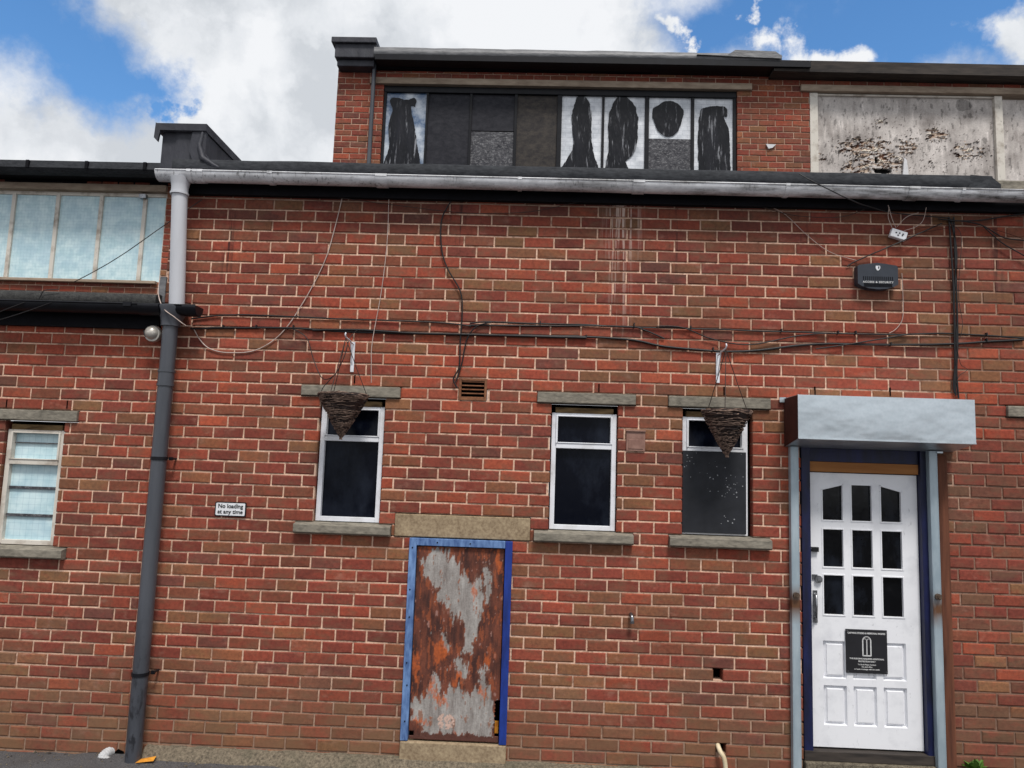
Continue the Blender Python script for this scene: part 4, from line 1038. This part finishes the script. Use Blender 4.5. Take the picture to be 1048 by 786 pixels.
# ================================================================== THINGS ON THE WALL
# ---- roller shutter housing and rails
SY = -.285
sx0, sx1 = X(816.8, 426, SY), X(998.3, 432, SY)
sz1 = (Z(815.8, 403.5, SY)+Z(997.4, 409.4, SY))/2; sz0 = (Z(817.9, 448.5, SY)+Z(999.2, 454.7, SY))/2
sh = thing('roller_shutter', ((sx0+sx1)/2, -.02, sz0), 'galvanised roller shutter box with two steel rails round the white door', 'shutter')
mb = MB(); t_ = .003
NXs = 40
def bul(u, v): return SY-.005*sin(pi*u)*sin(pi*v)-.004*fbm(u*3, v*1.2, 4)*sin(pi*u)*sin(pi*v)
V_ = [(sx0+(sx1-sx0)*i/NXs, bul(i/NXs, j/12), sz0+(sz1-sz0)*j/12) for j in range(13) for i in range(NXs+1)]
mb.add(V_, [(j*(NXs+1)+i, j*(NXs+1)+i+1, (j+1)*(NXs+1)+i+1, (j+1)*(NXs+1)+i) for j in range(12) for i in range(NXs)], 0, True)
mb.box(sx0+.003, sx1-.003, SY+.0035, SY+.006, sz0+.002, sz1-.004); mb.box(sx0, sx1, SY+t_, -.004, sz1-t_, sz1)
mb.build('housing_cover', 'galv', sh) if False else None; mb.extrude_x([(SY+t_, sz0), (-.004, sz0-.048), (-.004, sz0-.044), (SY+t_, sz0+.004)], sx0+.004, sx1-.004, smooth=False)
mb.box(sx0-.001, sx0+.004, SY-.003, SY, sz0, sz1+.002); mb.box(sx0, sx1, SY-.004, SY, sz0-.002, sz0+.008)
hsg = mb.build('housing', 'galv', sh)
mb = MB(); mb.extrude_x([(SY+t_+.001, sz0+.004), (-.004, sz0-.046), (-.004, sz1-.004), (SY+t_+.001, sz1-.004)], sx0-.001, sx0+.003, smooth=False); mb.build('end_plate', 'rustbrown', hsg); mb = MB(); mb.extrude_x([(SY+t_+.001, sz0+.004), (-.004, sz0-.046), (-.004, sz1-.004), (SY+t_+.001, sz1-.004)], sx1-.003, sx1+.001, smooth=False); mb.build('end_plate', 'rustbrown', hsg)
mb = MB(); mb.box(sx0-.035, sx0+.01, -.02, -.004, sz1-.03, sz1+.005); mb.build('fixing_tab', 'galv', hsg); mb = MB(); mb.box(sx1-.14, sx1-.10, -.06, -.004, sz0-.060, sz0-.049); mb.build('fixing_tab', 'galv', hsg)
mb = MB(); mb.tube([(sx0+.01, -.16, (sz0+sz1)/2-.02), (sx1-.01, -.16, (sz0+sz1)/2-.02)], .085, 20); mb.build('shutter_roll', 'fascia', hsg)
for n_, ((a0, a1), (b0, b1)) in enumerate((((809.2, 817.4), (812, 820.4)), ((951.5, 959.3), (959.8, 969)))):
    ry = -.05; xa_ = (X(a0, 465, ry)+X(b0, 786, ry))/2; xb_ = (X(a1, 465, ry)+X(b1, 786, ry))/2
    mb = MB(); mb.box(xa_, xa_+.006, ry, -.003, -.13, sz0-.046); mb.box(xb_-.006, xb_, ry, -.003, -.13, sz0-.046)
    mb.box(xa_+.006, xb_-.006, ry, ry+.004, -.13, sz0-.046); mb.box(xa_+.006, xb_-.006, -.007, -.003, -.13, sz0-.046)
    r_ = mb.build('guide_rail', 'rail', sh, bevel=.0015)
    mb = MB(); zc = Z((a0+b0)/2, 609 if n_ == 0 else 610.5, ry); xc_ = (xa_+xb_)/2
    mb.tube([(xc_, ry-.001, zc), (xc_, ry-.022, zc)], .021, 14); mb.tube([(xc_, ry-.022, zc), (xc_, ry-.032, zc)], .011, 8); mb.build('lock_pin', 'bolt', r_)

# ---- text helper (text turned to mesh)
def text(name, body, x, y, z, size, mat, parent, align='CENTER', bold=0., ext=.0006, sx=1., spc=1.):
    c = bpy.data.curves.new(name, 'FONT'); c.body = body; c.size = size; c.align_x = align; c.align_y = 'CENTER'; c.extrude = ext; c.offset = bold; c.space_character = spc
    o = bpy.data.objects.new('tmp', c); COL.objects.link(o); bpy.context.view_layer.update()
    me = bpy.data.meshes.new_from_object(o.evaluated_get(bpy.context.evaluated_depsgraph_get())); me.name = name; bpy.data.objects.remove(o)
    R_ = Matrix.Rotation(radians(90), 4, 'X'); me.transform(Matrix.Diagonal((sx, 1, 1, 1))); me.transform(R_); me.materials.clear(); me.materials.append(MT[mat])
    q = bpy.data.objects.new(name, me); COL.objects.link(q); q.parent = parent; q.location = Vector((x, y, z))-world_loc(parent); return q
def rrect(x0, x1, z0, z1, r, n=5):
    P = []
    for cx, cz, a0 in ((x1-r, z1-r, 0), (x0+r, z1-r, pi/2), (x0+r, z0+r, pi), (x1-r, z0+r, 3*pi/2)):
        P += [(cx+r*cos(a0+pi/2*k/n), cz+r*sin(a0+pi/2*k/n)) for k in range(n+1)]
    return P
# ---- no loading sign
a = at(218.7, 512.8, -.01); b = at(253, 529.6, -.01); cx = (a.x+b.x)/2; cz = (a.z+b.z)/2; hw, hh = .114, .052
sg = thing('road_sign', (cx, 0, cz), 'small white no loading sign with black border on the brick wall', 'sign')
mb = MB(); mb.prism(rrect(cx-hw, cx+hw, cz-hh, cz+hh, .012), -.010, -.003); mb.build('plate', 'black', sg)
mb = MB(); mb.prism(rrect(cx-hw+.008, cx+hw-.008, cz-hh+.008, cz+hh-.008, .008), -.0112, -.0098); mb.build('face', 'signwhite', sg)
text('lettering', 'No loading', cx, -.0122, cz+.021, .041, 'black', sg, bold=.0009)
text('lettering', 'at any time', cx, -.0122, cz-.019, .041, 'black', sg, bold=.0009)

# ---- plaque on the door
a = at(865, 643.8, RY-.012); b = at(909, 690, RY-.012); cx = (a.x+b.x)/2; cz = (a.z+b.z)/2; hw = .143; hh = .1475
pq = thing('door_plaque', (cx, RY-.012, cz), 'square black plaque with white arch emblem screwed to the white door', 'sign')
yp = RY-.012
mb = MB(); mb.box(cx-hw, cx+hw, yp, yp+.005, cz-hh, cz+hh); mb.build('plate', 'plaque', pq, bevel=.0015)
text('lettering', 'CARVING STUDIO & MEMORIAL WORKS', cx, yp-.001, cz+.122, .0158, 'whiteprint', pq, sx=.90, bold=.0006)
text('lettering', 'THIS BUILDING REQUIRES ADDITIONAL', cx, yp-.001, cz-.050, .0135, 'whiteprint', pq, sx=.98, bold=.0004)
text('lettering', 'PROTECTION ONLY', cx, yp-.001, cz-.068, .0135, 'whiteprint', pq, sx=.95, bold=.0004)
text('lettering', 'To Book Please Contact', cx, yp-.001, cz-.089, .0125, 'whiteprint', pq, bold=.0002)
text('lettering', 'the yard office', cx, yp-.001, cz-.104, .0125, 'whiteprint', pq, bold=.0002)
text('lettering', 'or leave a message with the studio', cx, yp-.001, cz-.120, .0125, 'whiteprint', pq, bold=.0002)
mb = MB(); ex, ez0, ez1, ew = cx+.002, cz-.030, cz+.100, .029
def arch(m_, xa_, xb_, z0_, z1_, th):
    r = (xb_-xa_)/2; xc_ = (xa_+xb_)/2; P = [(xa_, z0_), (xa_, z1_-r)]+[(xc_-r*cos(pi*k/12), z1_-r+r*sin(pi*k/12)) for k in range(1, 12)]+[(xb_, z1_-r), (xb_, z0_)]
    for i in range(len(P)): 
        p, q = P[i], P[(i+1) % len(P)]; m_.bar((p[0], yp-.0005, p[1]), (q[0], yp-.0005, q[1]), th, .001)
arch(mb, ex-ew, ex+ew, ez0, ez1, .005); arch(mb, ex-ew+.004, ex-.002, ez0+.004, ez1-.014, .003); arch(mb, ex+.002, ex+ew-.004, ez0+.004, ez1-.014, .003)
mb.build('emblem', 'whiteprint', pq)
for sx_ in (-1, 1):
    for sz_ in (-1, 1): mb = MB(); mb.tube([(cx+sx_*(hw-.012), yp-.003, cz+sz_*(hh-.012)), (cx+sx_*(hw-.012), yp, cz+sz_*(hh-.012))], .005, 8); mb.build('screw', 'chrome', pq)

# ---- alarm box
a = at(877, 272, -.06); b = at(920, 297, -.06); cx = (a.x+b.x)/2; hw = (b.x-a.x)/2-.004
zt_ = Z(898, 271.5, -.06); zb_ = Z(898, 292.5, -.06)
al = thing('alarm_box', (cx, 0, (zt_+zb_)/2), 'dark charcoal intruder alarm box with pale shield badge high on the wall', 'alarm')
def alp(gx, gz):
    P = [(cx-hw+gx, zb_+.014), (cx-hw+gx, zt_-.012), (cx-hw*.93+gx, zt_-gz)]
    P += [(cx-hw*.5, zt_+.010-gz), (cx, zt_+.018-gz), (cx+hw*.5, zt_+.010-gz)]
    P += [(cx+hw*.93-gx, zt_-gz), (cx+hw-gx, zt_-.012), (cx+hw-gx, zb_+.014), (cx+hw*.8, zb_-.004+gz), (cx+hw*.45, zb_-.020+gz), (cx, zb_-.026+gz), (cx-hw*.45, zb_-.020+gz), (cx-hw*.8, zb_-.004+gz)]
    return P
mb = MB(); mb.prism(alp(0, 0)[::-1], -.062, -.002); mb.build('casing', 'alarm', al, bevel=.006)
mb = MB()
for k in range(16):
    x = cx-hw*.72+k*hw*1.44/15
    mb.box(x-.0022, x+.0022, -.0645, -.061, zb_+.040, zb_+.068)
for k in range(5): mb.box(cx-hw*.7, cx+hw*.7, -.0645, -.061, zb_-.006+k*.0052-.0014, zb_-.006+k*.0052+.001)
mb.build('grille', 'fascia', al)
text('lettering', 'ACCESS & SECURITY', cx, -.0635, zb_+.026, .0185, 'whiteprint', al, sx=1.02, spc=1.3, bold=.0006)
mb = MB(); zc = zt_-.022; s_ = .019
mb.prism([(cx-s_*.8, zc+s_*.9), (cx+s_*.8, zc+s_*.9), (cx+s_*.85, zc), (cx+s_*.5, zc-s_*.7), (cx, zc-s_), (cx-s_*.5, zc-s_*.7), (cx-s_*.85, zc)], -.0655, -.061); bd = mb.build('badge', 'signwhite', al)
mb = MB(); mb.prism([(cx+s_*.05, zc+s_*.65), (cx+s_*.5, zc+s_*.65), (cx+s_*.5, zc-s_*.1), (cx+s_*.05, zc-s_*.4)], -.067, -.0652); mb.build('badge_mark', 'alarm', bd)

# ---- junction box (tilted) with tails
p = at(919, 240.5, -.03); jb = thing('junction_box', (p.x, 0, p.z), 'small tilted white junction box hanging under the gutter by loose wires', 'electrical box')
mb = MB(); mb.box(p.x-.058, p.x+.058, -.05, -.012, p.z-.032, p.z+.032, rot=radians(-17)); bx_ = mb.build('casing', 'signwhite', jb, bevel=.005)
mb = MB(); mb.box(p.x-.056, p.x+.056, -.043, -.040, p.z-.0345, p.z-.0315, rot=0) if False else None
for dx, dz in ((-.02, .005), (.0, .008), (.02, -.002), (-.005, -.01), (.022, .008)):
    a_ = radians(-17); xx = p.x+dx*1.2*cos(a_)-dz*sin(a_); zz = p.z+dx*1.2*sin(a_)+dz*cos(a_); mb.box(xx-.005, xx+.005, -.053, -.0495, zz-.004, zz+.004)
mb.build('terminal', 'film_dark', jb)

# ---- security light
p = at(157, 341.5, -.09); fl = thing('security_light', (p.x, 0, p.z), 'round silver security lamp tucked under the black gutter', 'lamp')
mb = MB(); d_ = Vector((.0, -1, -.15)).normalized()
base = Vector((p.x+.01, -.01, p.z+.0)); 
mb.tube([(p.x, -.03, p.z), (p.x, -.075, p.z-.0), (p.x, -.10, p.z-.002), (p.x, -.112, p.z-.003)], [.045, .060, .061, .056], 28); mb.tube([(p.x, .0, p.z), (p.x, -.04, p.z)], .03, 12)
mb.build('housing', 'silver', fl)
mb = MB(); mb.tube([(p.x-.004, -.108, p.z+.004), (p.x-.006, -.130, p.z+.006), (p.x-.008, -.145, p.z+.008), (p.x-.009, -.150, p.z+.009)], [.050, .043, .028, .010], 24); mb.build('dome', 'silver', fl)
mb = MB(); mb.prism([(p.x-.058, p.z+.018), (p.x-.046, p.z+.006), (p.x-.030, p.z-.024), (p.x-.037, p.z-.032), (p.x-.050, p.z-.018)], -.128, -.108); mb.build('lens_slot', 'black', fl)

# ---- hanging baskets
def weave(cx, cy, cz, R0, Hh, parent, seed):
    rnd = random.Random(seed); mb = MB()
    # a shell of overlapping wicker strands
    vs = []; n = 28
    for k in range(9):
        t = k/8; r = R0*(1-t)**.92*.95+.008
        for a in range(n): th = 2*pi*a/n; vs.append((cx+r*cos(th), cy+r*sin(th), cz-Hh*t))
    mb.add(vs, [(k*n+a, k*n+(a+1) % n, (k+1)*n+(a+1) % n, (k+1)*n+a) for k in range(8) for a in range(n)], 1, True)
    for i in range(330):
        t = rnd.random()**.8; th = rnd.random()*2*pi; ln = rnd.uniform(.5, 1.4); sl = rnd.gauss(0, .012); pts = []
        for k in range(6):
            tt = t+sl*k/6*3; r = R0*max(0, 1-tt)**.92*1.0+.010+.004*sin(k*2+i); a = th+ln*k/5
            pts.append((cx+r*cos(a), cy+r*sin(a), cz-Hh*min(1, tt)+.003*sin(k*1.9+i)))
        mb.tube(pts, rnd.uniform(.0026, .0052), 5, rnd.choice([0, 0, 0, 1]))
    for q in range(4):
        pts = [(cx+(R0+.004+.004*sin(k*1.3+q))*cos(2*pi*k/32), cy+(R0+.004)*sin(2*pi*k/32), cz+.004+.006*sin(k*.9+q*2)) for k in range(33)]
        mb.tube(pts, .0055, 6, q % 2)
    for i in range(5): mb.tube([(cx+rnd.uniform(-.01, .01), cy, cz-Hh*.9), (cx+rnd.uniform(-.012, .012), cy+rnd.uniform(-.01, .01), cz-Hh-.02)], .004, 5)
    return mb.build('basket', ['wicker', 'cable_brown'], parent)
def basket(px, rimy, half, tipy, bpx, bty, bby, lab, blab, seed):
    BY = -.22
    c = at(px, rimy, BY); R0 = (X(px+half, rimy, BY)-X(px-half, rimy, BY))/2; Hh = c.z-Z(px, tipy, BY)
    # bracket
    t = at(bpx, bty, 0); b = at(bpx, bby, 0)
    br = thing('wall_bracket', (t.x, 0, b.z), blab, 'bracket', 'white brackets for the hanging baskets')
    mb = MB(); mb.box(t.x-.013, t.x+.013, -.008, -.001, b.z, t.z); mb.build('back_plate', 'white', br, bevel=.002)
    mb = MB(); mb.bar((t.x, -.005, t.z), (t.x, -.005, t.z), .01, .01) if False else None
    mb.tube([(t.x, -.004, t.z-.02), (t.x, -.12, t.z-.01), (t.x, BY-.01, t.z-.004), (t.x, BY-.03, t.z+.012), (t.x, BY-.02, t.z+.024)], .0055, 8)
    mb.tube([(t.x, -.004, b.z+.05), (t.x, -.09, t.z-.012)], .004, 8)
    mb.build('arm', 'white', br)
    hb = thing('hanging_basket', (c.x, c.y, c.z), lab, 'hanging basket', 'wicker hanging baskets')
    weave(c.x, c.y, c.z, R0, Hh, hb, seed)
    mb = MB(); hk = Vector((t.x, BY-.01, t.z-.012))
    for a in (0.2, 2.3, 4.4):
        e_ = Vector((c.x+R0*cos(a), c.y+R0*sin(a), c.z)); m1 = hk.lerp(e_, .5)+Vector((0, 0, -.006))
        mb.tube([hk, m1, e_], .0028, 6)
    mb.build('hanger', 'cable_brown', hb)
basket(351.5, 405, 24, 447, 362, 350, 381, 'cone shaped wicker basket hanging before the window beside the no loading sign', 'white bracket carrying the wicker basket nearer the downpipe', 5)
basket(743.5, 422, 24, 465, 734.5, 361, 392, 'cone shaped wicker basket hanging before the half boarded window', 'white bracket carrying the wicker basket nearer the roller shutter', 9)

# ---- cables
def smooth(pts, n=6):
    out_ = []
    P = [pts[0]]+list(pts)+[pts[-1]]
    for i in range(1, len(P)-2):
        for k in range(n):
            t = k/n; p0, p1, p2, p3 = P[i-1:i+3]
            out_.append(.5*((2*p1)+(-p0+p2)*t+(2*p0-5*p1+4*p2-p3)*t*t+(-p0+3*p1-3*p2+p3)*t**3))
    return out_+[pts[-1]]
def strand(mb, pp, Y, r, wob=.003, mi=0):
    pts = []
    for q in pp:
        p = at(q[0], q[1], q[2] if len(q) > 2 else Y); pts.append(p)
    pts = smooth(pts); pts = [p+Vector((0, 0, wob*fbm(p.x*4, p.z*4, r*1000))) for p in pts]
    mb.tube(pts, r, 6, mi)
def cable(lab, strands, mat='cable', Y=-.012, r=.006, name='cable', group=None):
    mb = MB()
    for s_ in strands: strand(mb, s_, Y, r)
    return tag(mb.build(name, mat), lab, 'cable', group)
cable('thick black cable running the full width just above the window lintels', [[(195, 336), (250, 335.5), (300, 336), (345, 339), (400, 341), (470, 342.5), (560, 344), (640, 347), (680, 354.5), (737, 359.5), (776, 358.5), (835, 352), (912, 353), (975, 352), (1048, 347.5)],
      [(320, 338, -.02), (365, 337.5, -.02), (420, 341, -.02), (500, 343, -.02), (600, 346, -.02)]], r=.0085)
cable('upper black cable line running above the thick one across the wall', [[(196, 326), (225, 323), (265, 322.5), (340, 326), (400, 328), (455, 330.5), (482, 334)], [(481, 331), (500, 329.5), (545, 331), (600, 332.5), (650, 335), (698, 336), (757, 338), (835, 340.5), (912, 342.5), (975, 341.5), (1048, 346)],
      [(480, 333), (560, 333.5), (640, 334), (660, 338), (680, 346.5)]], r=.0058)
cable('black cable crossing down between the two long runs above the right basket', [[(672, 334, -.022), (698, 335, -.022), (729, 347, -.022), (768, 352.5, -.022), (815, 344, -.022), (850, 341, -.022)]], r=.0045)
cable('thin black cable rising to the upper run left of the cable bundle', [[(835, 357, -.024), (870, 352, -.024), (912, 345, -.024), (930, 342, -.024)]], r=.0045)
cable('black cable dropping from the gutter to the air brick', [[(462, 205), (452, 225), (452, 255), (458, 275), (471, 298), (473, 320), (471, 350), (470, 375), (464, 388), (468, 397)]], r=.0055, Y=-.018)
cable('black cable looping from the upper run down to the air brick', [[(503, 330, -.02), (488, 334, -.02), (478, 347, -.02), (473, 370, -.02), (469, 384, -.02), (466, 392, -.02)]], r=.005)
cable('bundle of black cables dropping beside the alarm to the shutter box', [[(971, 222), (973, 250), (976, 300), (977, 350), (978, 405)], [(976, 222), (977, 250), (979, 300), (980, 350), (979, 380), (981, 408)], [(973, 224), (979, 260), (976, 310), (979, 350), (976, 395), (979, 404)]], r=.007, Y=-.018)
cable('thin frayed wire tails curling off the cable bundle', [[(979, 352, -.03), (983, 372, -.03), (990, 378, -.03), (982, 384, -.03), (979, 392, -.03)], [(978, 232, -.03), (984, 245, -.03), (981, 300, -.03), (985, 330, -.03), (983, 345, -.03)]], r=.0022, mat='cable_brown')
cable('white wire looping low beside the downpipe and up to the gutter', [[(164, 282, -.14), (162, 300, -.17), (167, 315, -.2), (178, 324, -.2), (190, 333, -.16), (197, 335, -.02), (205, 348, -.01), (215, 357, -.01), (232, 361, -.01), (262, 358, -.01), (288, 341, -.01), (310, 310, -.01), (332, 268, -.01), (343, 232, -.01), (350, 203, -.01)]], r=.0038, mat='wire_white')
cable('thin white wire hanging straight down left of the air brick', [[(398, 204), (396, 250), (390, 300), (381, 350), (380, 372), (380, 392)]], r=.0028, mat='wire_white', Y=-.026)
cable('black wire looping down to the basket beside the sign', [[(300, 337, -.02), (314, 346, -.03), (321, 368, -.05), (330, 387, -.1), (342, 384, -.15), (352, 366, -.15), (358, 346, -.1), (366, 337.5, -.02)], [(343, 383, -.14), (331, 396, -.15), (330, 402, -.16), (338, 404, -.17)]], r=.0032, mat='cable')
cable('black cable slanting down from the gutter past the junction box', [[(964, 228.5, -.02), (925, 246, -.06), (880, 265.5, -.02), (867, 272.5, -.01)]], r=.0045)
cable('black cable sagging across the gutter face to the bundle', [[(818, 178, -.2), (832, 186, -.235), (850, 195, -.235), (872, 205, -.22), (885, 210, -.12), (915, 218, -.05), (972, 223, -.03)]], r=.0045)
cable('black cable leaving the bundle right and dipping', [[(960, 224, -.03), (992, 227.5, -.03), (1008, 232, -.03), (1028, 243, -.03), (1056, 247, -.03)], [(1007, 232, -.03), (1025, 248, -.03), (1052, 264, -.03)]], r=.0048)
cable('black cable leaving the bundle right and rising to the gutter', [[(972, 226, -.03), (1000, 226, -.03), (1025, 222, -.03), (1056, 218, -.03)]], r=.0055)
cable('thin pale wires looping from the junction box to the gutter', [[(913, 233, -.04), (909, 222, -.06), (910, 212, -.08)], [(917, 233, -.04), (913, 224, -.06), (909, 210, -.08)], [(925, 236, -.04), (938, 232, -.05), (945, 225, -.05), (948, 212, -.08)], [(918, 232, -.04), (928, 222, -.06), (940, 218, -.08)]], r=.0022, mat='wire_white')
cable('red wires running right from the junction box under the eaves', [[(927, 238, -.04), (945, 233, -.04), (975, 230, -.04), (1010, 233, -.03), (1052, 246, -.03)], [(927, 241, -.04), (950, 237, -.04), (973, 233, -.04)]], r=.0022, mat='rustbrown')
cable('pale wire drooping from the alarm box to the cables', [[(923, 280, -.01), (924, 300, -.01), (924, 325, -.01), (918, 336, -.01), (910, 341, -.01)]], r=.0024, mat='wire_white')
cable('thin pale wire slanting from the gutter to the alarm box', [[(770, 206, -.02), (800, 217, -.01), (825, 240, -.01), (850, 258, -.01), (878, 267, -.01)]], r=.0022, mat='wire_white')
cable('thin black wires sagging under the eaves left of the junction box', [[(345, 202, -.03), (420, 212, -.03), (480, 218, -.03), (540, 217, -.03), (600, 205, -.04)], [(760, 205, -.03), (810, 220, -.03), (860, 222, -.03), (895, 210, -.04)]], r=.0026, mat='cable_brown')
cable('thin black line rising across the blue high windows', [[(76, 288.5, -.12), (120, 264, -.12), (175, 226, -.12), (207, 204, -.06)]], r=.0035)
cable('thin black wires trailing over the low felt roof edge', [[(-10, 330, -.22), (20, 321, -.22), (55, 309, -.2)], [(-10, 323, -.22), (10, 315, -.22), (26, 309, -.2)], [(38, 310, -.12), (42, 302, -.12), (46, 297, -.12), (60, 296.5, -.11)]], r=.0035)
# cable clips
mb = MB()
for px, py in ((228, 335), (262, 335), (300, 335), (553, 331), (600, 345), (649, 333), (707, 336), (730, 358), (800, 339), (858, 341), (912, 353), (876, 341), (1010, 349), (1010, 343)):
    p = at(px, py, -.02); mb.box(p.x-.004, p.x+.004, -.026, -.001, p.z-.006, p.z+.018)
tag(mb.build('cable_clips', 'cable'), 'small black nail clips holding the long cables to the bricks', 'clips', kind='stuff')

# weep slots above the lintels
for px, py in ((363, 388), (613, 397), (741, 400), (911, 401), (834, 400)):
    p = at(px, py); mb = MB(); mb.box(p.x-.004, p.x+.004, -.004, .02, p.z-.03, p.z+.03); mb.build('weep_slot', 'void', front)
for px, py in ((7, 413), (69, 414)):
    p = at(px, py); mb = MB(); mb.box(p.x-.004, p.x+.004, -.004, .02, p.z-.03, p.z+.03); mb.build('weep_slot', 'void', side)

# ---- pipe stub, holes, waste pipe, hose
p = at(646, 632, -.02); mb = MB(); mb.tube([(p.x, .0, p.z+.02), (p.x, -.03, p.z+.02), (p.x+.003, -.045, p.z), (p.x+.003, -.045, p.z-.03)], .013, 10); mb.tube([(p.x+.003, -.045, p.z-.02), (p.x+.003, -.045, p.z-.035)], .017, 10)
tag(mb.build('pipe_stub', 'chrome'), 'short grey metal pipe stub poking from the brick wall right of the rusty hatch', 'pipe')
for (px, py) in ((735, 690), (738, 764)):
    p = at(px, py); mb = MB(); mb.box(p.x-.045, p.x+.045, .09, .12, p.z-.05, p.z+.05); mb.build('wall_hole', 'void', front)
mb = MB(); strand(mb, [(733, 757, .08), (734, 761, .02), (737, 769, -.04), (741, 776, -.06), (742.5, 786, -.06), (743, 797, -.05)], 0, .0165, 0)
tag(mb.build('waste_pipe', 'creampipe'), 'cream plastic waste pipe bending out of a hole near the ground', 'pipe')
mb = MB(); pts = smooth([at(*q) for q in ((117, 768, .03), (109, 771, -.03), (105, 776, -.06), (112, 781, -.08), (120, 784, -.08), (126, 792, -.06))], 14)
mb.tube(pts, [.032+.003*sin(i*2.2) for i in range(len(pts))], 14)
tag(mb.build('flexible_hose', 'foil'), 'white ribbed hose elbow on the ground left of the downpipe', 'hose')
mb = MB(); p = at(122, 772); mb.prism([(p.x-.06, p.z-.05), (p.x-.05, p.z+.0), (p.x-.01, p.z+.035), (p.x+.03, p.z+.02), (p.x+.04, p.z-.05)], -.004, .02); mb.build('broken_brick', 'void', side)
mb = MB(); p = atz(147, 781, gz(-2.9, -.1)+.0); mb.add([(p.x-.05, p.y-.02, p.z+.006), (p.x+.07, p.y-.01, p.z+.02), (p.x+.06, p.y+.05, p.z+.03), (p.x-.04, p.y+.04, p.z+.012), (p.x, p.y, p.z+.03)], [(0, 1, 4), (1, 2, 4), (2, 3, 4), (3, 0, 4)])
tag(mb.build('orange_litter', 'orange'), 'crumpled orange scrap lying at the foot of the wide downpipe', 'litter')
# ---- weeds
def weed(px, py, n, s, lab, wall=False):
    p = at(px, py, -.03); zw = p.z; mb = MB(); rnd = random.Random(px)
    p.z = zw if wall else gz(p.x, p.y)
    if wall: mb.tube([(p.x, 0, p.z-.03), (p.x, p.y, p.z), (p.x+.01, p.y-.01, p.z+.05)], .004, 6)
    for i in range(n):
        a = rnd.random()*2*pi; l = rnd.uniform(.5, 1)*s; el = rnd.uniform(.55, 1.35); d = Vector((cos(a)*cos(el), sin(a)*cos(el), sin(el))); sd_ = d.cross(Vector((0, 0, 1))).normalized()*s*.16
        b0 = p+Vector((rnd.uniform(-.2, .2)*s, rnd.uniform(-.2, .2)*s, 0)); m_ = b0+d*l*.55; t_ = b0+d*l+Vector((0, 0, -s*.15))
        mb.add([b0-sd_*.2, b0+sd_*.2, m_+sd_, t_, m_-sd_], [(0, 1, 2, 3, 4)])
    tag(mb.build('weed', 'leaf'), lab, 'plant', 'weeds at the wall foot')
weed(998, 789, 60, .12, 'leafy green weed growing at the wall foot right of the brown post', True)
weed(305, 772, 16, .035, 'tiny green weed in the footing between downpipe and rusty hatch')
weed(478, 776, 22, .03, 'tiny green weed under the step of the rusty hatch')
weed(655, 785, 14, .03, 'tiny green weed below the metal pipe stub')
